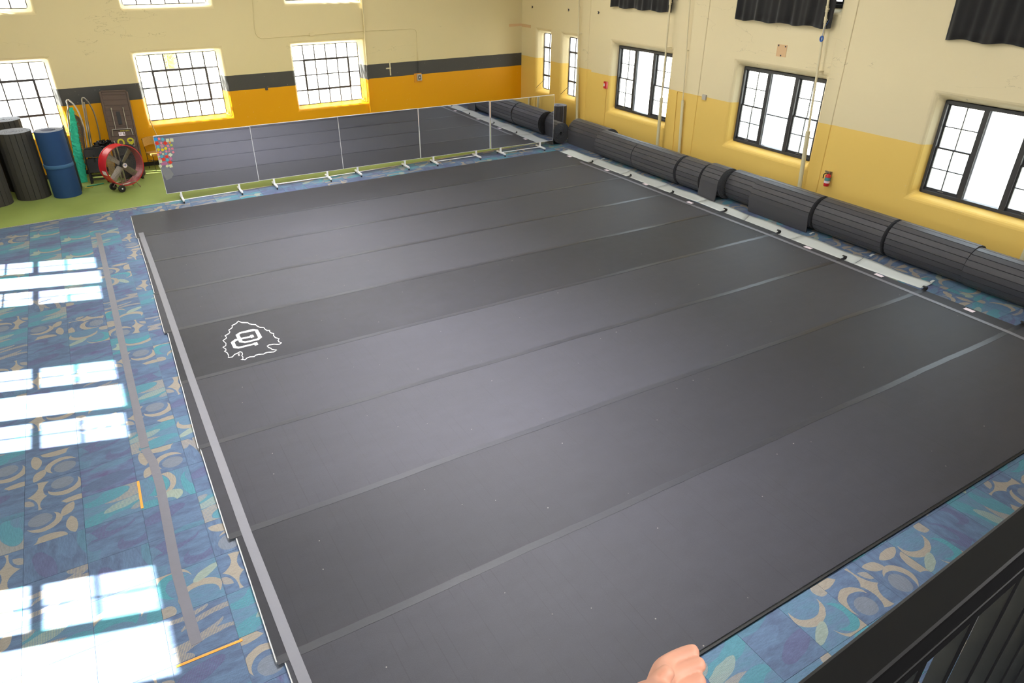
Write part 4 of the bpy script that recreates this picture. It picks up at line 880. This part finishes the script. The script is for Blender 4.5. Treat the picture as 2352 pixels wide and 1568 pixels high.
# black curtains over the upper right windows
for i, (v0, v1, zb, lab) in enumerate(((16.15, 13.36, 4.325, 'black curtain hanging above the first wide window'), (10.96, 8.09, 4.335, 'black curtain hanging above the second wide window'), (5.49, 2.55, 4.36, 'black curtain at the top right above the near wide window'))):
    rnd = random.Random(i+3); ph = [rnd.uniform(0, 6.28) for _ in range(5)]
    def cf(s, t, v0=v0, v1=v1, zb=zb, ph=ph):
        x = s*(v1-v0); f = .022*math.sin(x*9+ph[0])+.018*math.sin(x*17+ph[1])+.012*math.sin(x*29+ph[2]+t)+.010*math.sin(x*5+ph[3])
        return Wr(v0+x+.01*math.sin(t*3+s*9), zb+t*(7.0-zb)+(.02*math.sin(x*8+ph[4]) if t == 0 else 0), .10+f*(1.15-.5*t)+.02*math.sin(t*4+ph[0]))
    mb = MB(); mb.grid(cf, 130, 14); root = tag(empty('curtain', Wr((v0+v1)/2, zb, .1)), lab, 'curtain', 'black curtains on the right wall')
    o = mb.build('cloth', M['curtain'], root, smooth=True); s = o.modifiers.new('solid', 'SOLIDIFY'); s.thickness = .004
    mb = MB(); mb.tube([Wr(v0+.1, 7.0, .1), Wr(v1-.1, 7.0, .1)], .015, 8); mb.build('curtain_rod', M['bronze'], root)

# ------------------------------------------------------------------ equipment at the left end of the green carpet
# drum fan
n_ = Vector((0.48, -0.877, 0)).normalized(); fc = yp(287, 380, 18.7)-n_*0.155; ang = math.atan2(n_.y, n_.x)
root = tag(empty('drum_fan', (fc.x, fc.y, 0.002)), 'large red drum fan on wheels with grey blades', 'fan')
X = Matrix.Translation(fc) @ Matrix.Rotation(ang, 4, 'Z') @ Matrix.Rotation(R(90), 4, 'Y')      # local z = front normal
Rf, n = 0.535, 48
def ring(r1, r2, z1, z2):
    vs = [X @ Vector((r*math.cos(2*math.pi*j/n), r*math.sin(2*math.pi*j/n), zz)) for r, zz in ((r1, z1), (r2, z1), (r2, z2), (r1, z2)) for j in range(n)]
    return vs, [(i*n+j, i*n+(j+1) % n, ((i+1) % 4)*n+(j+1) % n, ((i+1) % 4)*n+j) for i in range(4) for j in range(n)]
mb = MB(); mb.add(*ring(Rf-.012, Rf-.004, -.155, .155)); dr = mb.build('drum_lining', M['red_in'], root, smooth=True)
mb = MB(); mb.add(*ring(Rf-.004, Rf, -.155, .155))
for zz in (-.15, .15): mb.add(*ring(Rf, Rf+.012, zz-.008, zz+.008))
dr = mb.build('drum', M['red'], root, smooth=True)
mb = MB()
for k in range(8):
    a0, a1 = R(276+k*1.6), R(276+(k+1)*1.6); mb.hexa([X @ Vector((r*math.cos(a), r*math.sin(a), z)) for z in (-.08, .10) for a, r in ((a0, Rf+.0005), (a1, Rf+.0005), (a1, Rf+.002), (a0, Rf+.002))])
mb.build('label', M['paper'], dr)
for k in range(4):
    B_ = X @ Matrix.Rotation(R(45+90*k), 4, 'Z'); mb = MB(); w0, w1, tw0, tw1 = .075, .085, R(32), R(20)
    def bl(s, t, side):
        r = .07+s*.40; wd = w0+(w1-w0)*s; tw = tw0+(tw1-tw0)*s; y = (t-.5)*2*wd; c = .012*(1-(2*t-1)**2)
        return B_ @ Vector((r, y*math.cos(tw), y*math.sin(tw)+c+side))
    for i in range(5):
        for j in range(4):
            q = [bl((i+a)/5, (j+b)/4, 0) for a, b in ((0, 0), (1, 0), (1, 1), (0, 1))]; q2 = [bl((i+a)/5, (j+b)/4, .004) for a, b in ((0, 0), (1, 0), (1, 1), (0, 1))]
            mb.hexa(q+q2)
    mb.build('blade', M['alu'], root, merge=True, smooth=True)
mb = MB(); mb.lathe([(.03, -.12), (.09, -.10), (.09, -.03), (.05, 0), (.05, .05)], 20, X); mb.build('motor', M['black_rubber'], root, smooth=True)
mb = MB(); mb.lathe([(.062, .148), (.062, .158), (.058, .162)], 24, X); hub = mb.build('hub_cap', M['paper'], root)
mb = MB(); mb.lathe([(.068, .144), (.070, .150), (.066, .156)], 24, X); mb.build('hub_rim', M['chrome'], hub)
mb = MB()
for x0, x1, y0, y1 in ((-.036, -.026, -.028, .008), (-.024, -.018, -.024, -.004), (-.012, -.002, -.030, -.002), (.004, .010, -.028, -.006), (.014, .026, -.032, -.008)): mb.box((y0, x0, .1621), (y1, x1, .1632), X)
mb.build('hub_print', M['black'], hub)
mb = MB(); mb.prism([X @ Vector((a, b, .1621)) for a, b in ((.004, -.010), (-.012, .040), (.004, .032), (.026, .004))], (X.to_3x3() @ Vector((0, 0, .0011)))); mb.build('hub_print', M['bluetape'], hub)
for zz, nm in ((.152, 'front_guard'), (-.152, 'rear_guard')):
    mb = MB()
    for k in range(40):
        a = 2*math.pi*k/40; mb.tube([X @ Vector((.06*math.cos(a), .06*math.sin(a), zz+(.02 if zz > 0 else -.02))), X @ Vector(((Rf-.006)*math.cos(a), (Rf-.006)*math.sin(a), zz))], .0014, 4, cap=False)
    for r in (.18, .30, .42): mb.tube([X @ Vector((r*math.cos(2*math.pi*j/36), r*math.sin(2*math.pi*j/36), zz+(.02 if zz > 0 else -.02)*(1-r/Rf))) for j in range(36)], .0014, 4, closed=True)
    tag(mb.build(nm, M['steel_dark'], root), kind='stuff')
ax = Vector((-n_.y, n_.x, 0))                                           # across the fan, to its left seen from the front
for s in (-.05, .05):
    mb = MB(); mb.box((-.02, -.012, -.52), (.02, .012, .52), Matrix.Translation(fc-n_*.10+ax*s) @ Matrix.Rotation(ang+R(90), 4, 'Z') @ Matrix.Rotation(R(0), 4, 'Y')); mb.build('motor_mount', M['chrome'], root)
base = Vector((fc.x, fc.y, 0))
for s in (-.16, .16):
    mb = MB(); c = base+n_*s; mb.tube([c-ax*.30+Vector((0, 0, .10)), c-ax*.18+Vector((0, 0, .19)), c+ax*.18+Vector((0, 0, .19)), c+ax*.28+Vector((0, 0, .012))], .014, 8); mb.build('stand_leg', M['chrome'], root, smooth=True)
mb = MB(); mb.tube([base-n_*.22-ax*.28+Vector((0, 0, .105)), base+n_*.22-ax*.28+Vector((0, 0, .105))], .012, 8); mb.build('axle', M['chrome'], root)
for s in (-.2, .2):
    X2 = Matrix.Translation(base+n_*s-ax*.28+Vector((0, 0, .103))) @ Matrix.Rotation(ang, 4, 'Z') @ Matrix.Rotation(R(90), 4, 'Y')
    mb = MB(); mb.lathe([(.05, -.022), (.085, -.025), (.10, -.012), (.10, .012), (.085, .025), (.05, .022)], 24, X2); wh = mb.build('wheel', M['black_rubber'], root, smooth=True)
    mb = MB(); mb.lathe([(.022, -.03), (.024, 0), (.018, .032)], 12, X2); mb.build('wheel_hub', M['white_metal'], wh)
# folding chairs, folded flat and stacked
def folding_chair():
    root = empty('folding_chair'); m = M['black_rubber']
    arc = [(-.225, 0, .012), (-.225, 0, .86)]+[(-.225+.06-.06*math.cos(a), 0, .86+.09*math.sin(a)) for a in (R(30), R(60), R(90))]+[(.225-.06+.06*math.cos(a), 0, .86+.09*math.sin(a)) for a in (R(90), R(60), R(30))]+[(.225, 0, .86), (.225, 0, .012)]
    mb = MB(); mb.tube(arc, .011, 8); fr = mb.build('front_frame', m, root, local=True, smooth=True)
    mb = MB()
    for s in (-1, 1): mb.tube([(s*.195, .03, .012), (s*.195, .03, .62)], .010, 8)
    mb.build('rear_legs', m, root, local=True, smooth=True)
    for z in (.10, .20):
        mb = MB(); mb.tube([(-.22, .0, z), (.22, 0, z)], .008, 8); mb.build('stretcher', m, root, local=True)
    def panel(z0, z1, hw, y, bow, name):
        mb = MB(); k = 10
        def f(s, t, yy): return Vector(((s*2-1)*hw*(1-.06*(abs(t*2-1)**4)), y+yy-bow*(1-(s*2-1)**2), z0+(z1-z0)*t))
        for i in range(k):
            for j in range(4):
                c = [(i/k, j/4), ((i+1)/k, j/4), ((i+1)/k, (j+1)/4), (i/k, (j+1)/4)]; mb.hexa([f(a, b, 0) for a, b in c]+[f(a, b, .014) for a, b in c])
        mb.build(name, m, root, local=True, merge=True, smooth=True)
    panel(.72, .93, .212, -.012, -.02, 'backrest'); panel(.30, .67, .20, -.026, .004, 'seat')
    mb = MB()
    for s in (-1, 1):
        for y, x in ((0, .225), (.03, .195)): mb.lathe([(.013, 0), (.015, .03)], 10, Matrix.Translation((s*x, y, 0)))
    mb.build('foot_caps', M['bag'], root, local=True)
    return root
ch = folding_chair(); first = True
def place_chair(loc, rz, lean, label, group):
    global first
    o = ch if first else copy_tree(ch); first = False
    o.location = loc; o.rotation_mode = 'XYZ'; o.rotation_euler = (R(-lean), 0, rz); tag(o, label, 'chair', group)
for k in range(3):
    place_chair((-.50+.012*k, 19.78+.075*k, .004), R(-6), 17, ['front folded black chair of the stack beside the blue roll', 'middle folded black chair of the stack beside the blue roll', 'rear folded black chair of the stack beside the blue roll'][k], 'folded black chairs by the back wall')
cr_ = yp(291, 340, 19.95)
for k in range(4):
    place_chair((cr_.x+.0-.012*k, 19.62+.07*k, .004), R(8), 15, 'folded black chair behind the red fan, %s of that stack' % ['front', 'second', 'third', 'rearmost'][k], 'folded black chairs by the back wall')
# brown folding table leaning on the wall, underside to the room
tl, tr = yp(229, 212, 20.86), yp(290, 206.5, 20.86); Lt = 2.44; wt = .74
topc = (tl+tr)/2; zt = topc.z; by = 20.86-math.sqrt(max(.05, Lt**2-zt**2))+.06; bx = yp(322, 345, 20.4).x-.40
root = tag(empty('folding_table', (bx+.02, by, .004)), 'brown folding table leaning upright on the wall, legs folded, sprayed 09', 'table')
up_ = (Vector((topc.x, 20.86, zt))-Vector((bx, by, 0))).normalized(); rt_ = Vector((1, 0.02, 0)); rt_ = (rt_-up_*rt_.dot(up_)).normalized(); nt = rt_.cross(up_)      # toward the room
if nt.y > 0: nt = -nt
O_ = Vector((bx, by, 0.004))
def TT(a, b, c): return O_+rt_*a+up_*b+nt*c
XT = lambda x, y, z: TT(x, y, z)
mb = MB(); h = wt/2; cut = .06
lp = [(-h+cut, 0), (h-cut, 0), (h, cut), (h, Lt-cut), (h-cut, Lt), (-h+cut, Lt), (-h, Lt-cut), (-h, cut)]
mb.prism([TT(a, b, 0) for a, b in lp], nt*.02); mb.build('tabletop', M['brown'], root, bevel=.004)
mb = MB()
for q in ((-h+.01, -h+.05, .06, Lt-.06), (h-.05, h-.01, .06, Lt-.06), (-h+.06, h-.06, .01, .05), (-h+.06, h-.06, Lt-.05, Lt-.01)): mb.box((q[0], q[2], .02), (q[1], q[3], .045), XT)
mb.build('rim', M['brown'], root, bevel=.006)
mb = MB()
for k in range(16):
    y = .14+k*.145; mb.box((-h+.07, y, .02), (h-.07, y+.10, .028), XT)
tag(mb.build('ribs', M['brown'], root, bevel=.003))
for y0, sg in ((.32, 1), (Lt-.55, -1)):
    mb = MB()
    for s in (-1, 1): mb.tube([TT(s*.15, y0, .05), TT(s*.15, y0+sg*.54, .06)], .012, 8)
    mb.tube([TT(-.24, y0+sg*.54, .06), TT(.24, y0+sg*.54, .06)], .012, 8)
    mb.tube([TT(-.24, y0+sg*.54, .06), TT(-.26, y0+sg*.72, .05)], .012, 8); mb.tube([TT(.24, y0+sg*.54, .06), TT(.26, y0+sg*.72, .05)], .012, 8)
    mb.tube([TT(-.15, y0, .05), TT(-.15, y0+.06, .03)], .02, 8); mb.tube([TT(.15, y0, .05), TT(.15, y0+.06, .03)], .02, 8)
    mb.build('leg_frame', M['chrome'], root, smooth=True)
mb = MB(); mb.box((-.05, Lt-.95, .03), (.05, Lt-.60, .05), XT); mb.build('brace', M['black_rubber'], root)
yy = .98
mb = MB(); mb.box((-.10, 1.17, .0285), (.06, 1.27, .031), XT); lb = mb.build('label', M['paper'], root)
mb = MB(); mb.box((.02, 1.19, .031), (.045, 1.26, .032), XT); mb.box((-.09, 1.235, .031), (-.01, 1.245, .032), XT); mb.box((-.09, 1.205, .031), (-.03, 1.215, .032), XT); mb.build('label_print', M['black'], lb)
mb = MB()                                                                # sprayed digits: an arch (open at the bottom) and a nine
def stroke(pts, c=.033, r=.022): mb.tube([TT(a, b+.07, c) for a, b in pts], r, 6)
stroke([(-.16, .86)]+[(-.09-.07*math.cos(a), .93+.07*math.sin(a)) for a in [R(x) for x in (0, 30, 60, 90, 120, 150, 180)]]+[(-.02, .86)])
stroke([(.16+.07*math.cos(a), .96+.055*math.sin(a)) for a in [R(x) for x in range(0, 361, 30)]]); stroke([(.23, .96), (.225, .90), (.17, .86), (.10, .87)])
for p in mb.v: pass
mb.v = [p-nt*((p-O_).dot(nt)-.0290)*0.93 for p in mb.v]; mb.build('sprayed_number', M['spray'], root)
mb = MB()
for k in range(7): mb.box((-.04+k*.035, 1.29+(k % 2)*.010, .0285), (-.02+k*.035, 1.32, .030), XT)
mb.build('sprayed_number', M['spray'], root)
# steel net frames and nets
def fpath(pxs, y0=20.72, y1=20.15):
    t0, t1 = 225, 425; return [yp(x, y, y0+(y1-y0)*(y-t0)/(t1-t0)) for x, y in pxs]
def smooth_path(P, n=5):
    out = []
    for i in range(len(P)-1):
        a, b, c, d = P[max(i-1, 0)], P[i], P[i+1], P[min(i+2, len(P)-1)]
        for k in range(n):
            t = k/n; out.append(0.5*((2*b)+(c-a)*t+(2*a-5*b+4*c-d)*t*t+(3*b-3*c+d-a)*t**3))
    return out+[P[-1]]
root = tag(empty('net_frame', (-.62, 20.15, .002)), 'bent steel tube frame carrying teal and black nets, beside the blue roll', 'net frame', 'bent steel net frames')
p1 = smooth_path(fpath([(186, 418), (176, 365), (166, 305), (160, 262), (155, 240), (153, 233), (155, 229.5), (160, 231), (168, 238), (176, 249), (183, 263), (189, 281), (194, 300), (200, 340), (206, 380), (210, 412)]))
mb = MB(); mb.tube(p1, .02, 8); mb.build('tube', M['chrome'], root, smooth=True)
p1b = smooth_path(fpath([(187, 420), (175, 375), (163, 320), (157, 280), (155, 258), (157, 249), (161, 246)]))
mb = MB(); mb.tube(p1b, .016, 8); mb.build('tube', M['chrome'], root, smooth=True)
rnd = random.Random(5); tp = fpath([(160, 247), (164, 275), (168, 305), (173, 335), (179, 365), (185, 395), (190, 420)]); tp = smooth_path(tp, 8)
mb = MB(); wds = [.04+.10*math.sin(min(1, i/len(tp)*1.5)*math.pi/2)*(1-.45*i/len(tp)) for i in range(len(tp))]
n = 12; vs = []
for i, p in enumerate(tp):
    for j in range(n):
        a = 2*math.pi*j/n; rr = wds[i]*(1+rnd.uniform(-.18, .18)); vs.append(p+Vector((math.cos(a)*rr+.03, math.sin(a)*rr*.5-.05, rnd.uniform(-.01, .01))))
mb.add(vs, [(i*n+j, i*n+(j+1) % n, (i+1)*n+(j+1) % n, (i+1)*n+j) for i in range(len(tp)-1) for j in range(n)]); mb.build('teal_net', M['net_teal'], root)
mb = MB()
for k in range(330):
    i = rnd.randrange(2, len(tp)-1); p = tp[i]+Vector((rnd.uniform(-.6, 1.1)*wds[i]+.03, -.05-rnd.uniform(0, .05), rnd.uniform(-.03, .03)))
    mb.tube([p, p+Vector((rnd.uniform(-.05, .07), -rnd.uniform(.0, .03), rnd.uniform(-.06, .03)))], .0035, 4)
tag(mb.build('net_fringe', M['net_teal'], root), kind='stuff')
bn = fpath([(165, 258), (190, 275), (203, 338), (199, 402), (185, 395), (176, 330)])
mb = MB(); A, B_, C_, D_ = bn[0], bn[1], bn[3], bn[4]
def nf(s, t): p = A.lerp(B_, s).lerp(D_.lerp(C_, s), t); bul = math.sin(s*math.pi)*math.sin(t*math.pi); return p+Vector((.10*bul*s, -.10*bul, 0))
for i in range(27):
    mb.tube([nf(i/26, t/20) for t in range(21)], .0032, 4, cap=False); mb.tube([nf(t/16, i/26) for t in range(17)], .0032, 4, cap=False)
    mb.tube([nf(min(1, t/20+i/40), t/20) for t in range(21)], .003, 4, cap=False)
tag(mb.build('black_net', M['net_black'], root), kind='stuff')
root = tag(empty('net_frame', (-.25, 20.6, .002)), 'bare bent steel tube frame leaning left of the brown table', 'net frame', 'bent steel net frames')
p2 = fpath([(217.5, 397), (211, 355), (203, 310), (195, 265), (189, 235), (188, 228), (190, 224.5), (195, 226), (203, 235), (212, 250), (219, 268), (225, 292), (230, 318), (235, 360), (239.5, 395)], 20.74, 20.66)
mb = MB(); mb.tube(smooth_path(p2), .02, 8); mb.build('tube', M['chrome'], root, smooth=True)
mb = MB(); mb.tube([p+Vector((.045, .03, 0)) for p in smooth_path(p2[:5])], .018, 8); mb.build('tube', M['chrome'], root, smooth=True)
# carton with black plastic bundled on top
cb = yp(240, 345, 20.25); mb = MB(); root = tag(empty('carton', (cb.x, 20.25, .002)), 'tall cardboard carton mostly hidden between the chair stacks', 'box')
mb.box((cb.x-.03, 20.22, .002), (cb.x+.14, 20.42, cb.z-.02)); mb.build('body', mat('cardboard', 'c9ab7c', .8), root, bevel=.004)
mb = MB(); mb.box((cb.x-.03, 20.10, cb.z-.03), (cb.x+.04, 20.22, cb.z-.025)); mb.build('flap', mat('cardboard_flap', 'd8bf92', .8), root)
mb = MB(); rnd = random.Random(11)
def bagf(s, t):
    a = 2*math.pi*s; b = math.pi*(t-.5); r = 1+.22*math.sin(5*a+7*b)+.15*math.sin(9*a-4*b+1)+.12*math.sin(13*b+3*a)
    return Vector((cb.x+.03+.25*r*math.cos(a)*math.cos(b), 20.30+.11*r*math.sin(a)*math.cos(b), cb.z+.115+.13*r*math.sin(b)))
mb.grid(bagf, 36, 18); mb.v = [Vector((p.x, p.y, max(p.z, cb.z-.015))) for p in mb.v]
o = mb.build('plastic_bundle', M['bag'], merge=True); tag(o, 'crumpled black plastic bundle on the carton behind the fan', 'bag')
# wicker chair beside the table, half behind the left mirror
root = empty('wicker_chair', (1.17, 20.62, .002), R(18)); tag(root, 'wicker seat chair with thin black iron legs, half behind the left mirror', 'chair')
mb = MB(); mb.box((-.23, -.22, .43), (.23, .22, .50)); mb.build('seat', M['wicker'], root, local=True, bevel=.02)
mb = MB()
def wb_(s, t): return Vector(((s*2-1)*.23, .20+.05*t-.05*(1-(s*2-1)**2)*-1, .66+.22*t+.02*math.sin(s*math.pi)))
for i in range(10):
    c = [(i/10, 0), ((i+1)/10, 0), ((i+1)/10, 1), (i/10, 1)]; mb.hexa([wb_(a, b) for a, b in c]+[wb_(a, b)+Vector((0, .03, 0)) for a, b in c])
mb.build('backrest', M['wicker'], root, local=True, merge=True)
for sx in (-1, 1):
    mb = MB(); mb.tube([(sx*.22, -.21, .002), (sx*.21, -.20, .45)], .009, 6); mb.build('leg', M['black_rubber'], root, local=True)
    mb = MB(); mb.tube([(sx*.22, .23, .002), (sx*.215, .20, .45), (sx*.225, .255, .88)], .009, 6); mb.build('leg', M['black_rubber'], root, local=True)
    mb = MB(); mb.tube([(sx*.22, -.2, .24), (-sx*.22, .2, .24)], .006, 6); mb.tube([(sx*.215, -.2, .30), (sx*.215, .2, .30)], .006, 6); mb.build('brace', M['black_rubber'], root, local=True)
# pole, sticks
P1, P2 = yp(343, 274, 20.85), yp(361, 312, 20.62); d = (P2-P1).normalized(); P0 = P1+d*((0.012-P1.z)/d.z)
mb = MB(); mb.tube([P0, P1], .014, 8); o = mb.build('wooden_pole', M['wood'], smooth=True); tag(o, 'thin wooden pole leaning behind the left mirror toward the second window', 'pole')
mb = MB(); mb.tube([fl(200, 428, .02), fl(238, 421, .02)], .018, 8); o = mb.build('green_pipe', M['green_pipe'], smooth=True); tag(o, 'green plastic pipe on the green floor in front of folded chairs', 'pipe')
mb = MB(); mb.tube([fl(195, 431.5, .012), fl(214, 429, .012)], .011, 8); o = mb.build('yellow_stick', M['yellow_stick'], smooth=True); tag(o, 'short yellow stick on the green floor by the blue roll', 'stick')
mb = MB(); mb.tube([fl(88, 694, .006), fl(117, 685.5, .006)], .006, 8); o = mb.build('blue_stick', mat('pale_blue', 'a9bdf0', .4), smooth=True); tag(o, 'thin pale blue stick on the patterned carpet by the sunlit patch', 'stick')

# ------------------------------------------------------------------ outside: a palm seen through the second back window
pp = yp(392, 150, 33.0); root = tag(empty('palm_tree', (pp.x, 33, -.45)), 'palm tree trunk and fronds seen through the second back window', 'tree')
mb = MB(); k = 24; mb.tube([Vector((pp.x-.25+.25*i/k, 33, -.45+i*(pp.z+1.3)/k)) for i in range(k+1)], [.26+.05*(i % 2)-.05*i/k for i in range(k+1)], 12); mb.build('trunk', M['bark'], root)
top = Vector((pp.x, 33, pp.z+.85)); rnd = random.Random(2)
for i in range(16):
    a = 2*math.pi*i/16+rnd.uniform(-.2, .2); ln_ = rnd.uniform(2.0, 2.8); el = rnd.uniform(.1, .9); mb = MB(); pts = []
    for t in range(9):
        s = t/8; pts.append(top+Vector((math.cos(a)*ln_*s*.8, math.sin(a)*ln_*s*.8, ln_*(el*s-1.25*s*s))))
    mb.tube(pts, [.03-.022*t/8 for t in range(9)], 5)
    for t in range(1, 9):
        for f in (0, .5):
            p = pts[t].lerp(pts[t-1], f); dr_ = (pts[t]-pts[t-1]).normalized(); sd = dr_.cross(Vector((0, 0, 1))).normalized()
            for s in (-1, 1): L_ = .55*(1-abs(t/8-.5)); e = p+sd*s*L_+dr_*L_*.5-Vector((0, 0, L_*.5)); w_ = dr_*.03; mb.prism([p-w_, p+w_, e], (0, 0, .006))
    mb.build('frond', M['leaf'], root)

# ------------------------------------------------------------------ balcony and railing at the camera
yE = -2.715-.25*UB.y/UB.x
def RB(s, z, d): return Vector((0, yE, 0))+UB*s+Vector((0, 0, z))-NB*d
def rbox(mb, s0, s1, z0, z1, d0, d1): mb.hexa([RB(s0, z0, d0), RB(s1, z0, d0), RB(s1, z0, d1), RB(s0, z0, d1), RB(s0, z1, d0), RB(s1, z1, d0), RB(s1, z1, d1), RB(s0, z1, d1)])
mb = MB(); mb.hexa([Vector((XL, -2.95, 3.95)), Vector((15.0, -2.05, 3.95)), Vector((15.1, -9.99, 3.95)), Vector((XL, -9.99, 3.95)), Vector((XL, -2.95, 4.2)), Vector((15.0, -2.05, 4.2)), Vector((15.1, -9.99, 4.2)), Vector((XL, -9.99, 4.2))])
tag(mb.build('floor', M['deck']), kind='structure')
root = tag(empty('railing', RB(1.0, 4.2, .02)), 'black metal balcony railing with close pickets in the lower right corner', 'railing')
mb = MB(); rbox(mb, -4.4, 9.0, 5.205, 5.25, 0, .042); mb.build('top_rail', M['rail'], root, bevel=.004)
mb = MB(); rbox(mb, -4.4, 9.0, 5.15, 5.172, .006, .036); mb.build('channel', M['rail'], root, bevel=.002)
mb = MB(); rbox(mb, -4.4, 9.0, 4.27, 4.30, .006, .036); mb.build('bottom_rail', M['rail'], root)
pk = None
for i in range(110):
    s = -4.3+i*.12
    if pk is None:
        mb = MB(); mb.box((-.01, -.01, 4.30-4.2), (.01, .01, 5.15-4.2)); pk = mb.build('picket', M['rail'], root, local=True); o = pk
    else: o = pk.copy(); COL.objects.link(o)
    q = RB(s, 4.2, .021); o.location = q-root.location; o.rotation_euler = (0, 0, TH)
for s in (-3.0, 0.0-1.2, 2.9, 6.0):
    mb = MB(); rbox(mb, s-.02, s+.02, 4.2, 5.205, .0, .04); mb.build('post', M['rail'], root)
# hand of a person leaning over the rail
def hp(x, y, d): return CAM+ray(x, y)*d
root = tag(empty('person', (-.3, -3.0, 4.2)), 'bare hand of a person reaching over the railing, at the bottom edge', 'person')
J = {'elbow': (Vector((-.27, -2.815, 5.375)), .034), 'wrist': (Vector((-.138, -2.690, 5.295)), .024), 'palm': (hp(1512, 1618, .69), .028), 'base': (hp(1522, 1580, .718), .026)}
chains = [[(1522, 1532, .745, .0115), (1556, 1510, .752, .0098), (1586, 1497, .752, .0088), (1607, 1491, .75, .0074)],
          [(1530, 1560, .735, .0118), (1570, 1540, .74, .0100), (1601, 1527, .74, .0090), (1622, 1521, .738, .0076)],
          [(1538, 1592, .727, .0112), (1578, 1574, .73, .0096), (1605, 1563, .729, .0086), (1622, 1558, .727, .0073)],
          [(1546, 1622, .722, .0100), (1580, 1608, .722, .0084), (1600, 1600, .72, .0075), (1613, 1596, .718, .0066)],
          [(1500, 1600, .70, .0120), (1512, 1566, .69, .0105), (1530, 1545, .69, .0092), (1544, 1532, .692, .0078)]]
vs, rad, ed, roots = [], [], [], []
W0, W1 = J['wrist'][0], J['elbow'][0]
def chain(pts):
    roots.append(len(vs))
    for i, (p, r) in enumerate(pts):
        vs.append(p); rad.append(r)
        if i: ed.append((len(vs)-2, len(vs)-1))
chain([(W1, .034), (W0.lerp(W1, .5), .028), (W0, .022), (J['palm'][0], .024), (J['base'][0], .020)])
ac = (J['palm'][0]-W0).normalized()
for ci, c in enumerate(chains):
    P_ = [(hp(x, y, dd), r) for x, y, dd, r in c]
    st = W0.lerp(J['palm'][0], .45 if ci < 4 else .6)
    mid = st.lerp(P_[0][0], .55)
    chain([(st, .013), (mid, .0135 if ci < 4 else .014)]+P_)
me = bpy.data.meshes.new('hand'); me.from_pydata([v-root.location for v in vs], ed, []); ho = bpy.data.objects.new('hand', me); COL.objects.link(ho); ho.parent = root
me.materials.append(M['skin']); sk = ho.modifiers.new('skin', 'SKIN')
for i, sv in enumerate(me.skin_vertices[0].data): sv.radius = (rad[i], rad[i]); sv.use_root = (i in roots)
ss = ho.modifiers.new('sub', 'SUBSURF'); ss.levels = 2; ss.render_levels = 2
rm = ho.modifiers.new('weld', 'REMESH'); rm.mode = 'VOXEL'; rm.voxel_size = .0016; rm.use_smooth_shade = True
sm = ho.modifiers.new('smooth', 'SMOOTH'); sm.factor = .5; sm.iterations = 4
mb = MB(); w_, e_ = J['wrist'][0], J['elbow'][0]; mb.tube([w_.lerp(e_, .30), w_.lerp(e_, .33), w_.lerp(e_, .6), e_, e_+Vector((-.1, -.12, .02)), e_+Vector((-.3, -.2, .10))], [.030, .034, .038, .045, .052, .06], 16); mb.build('sleeve', M['sleeve'], root, smooth=True)
print('tiles', ntile)
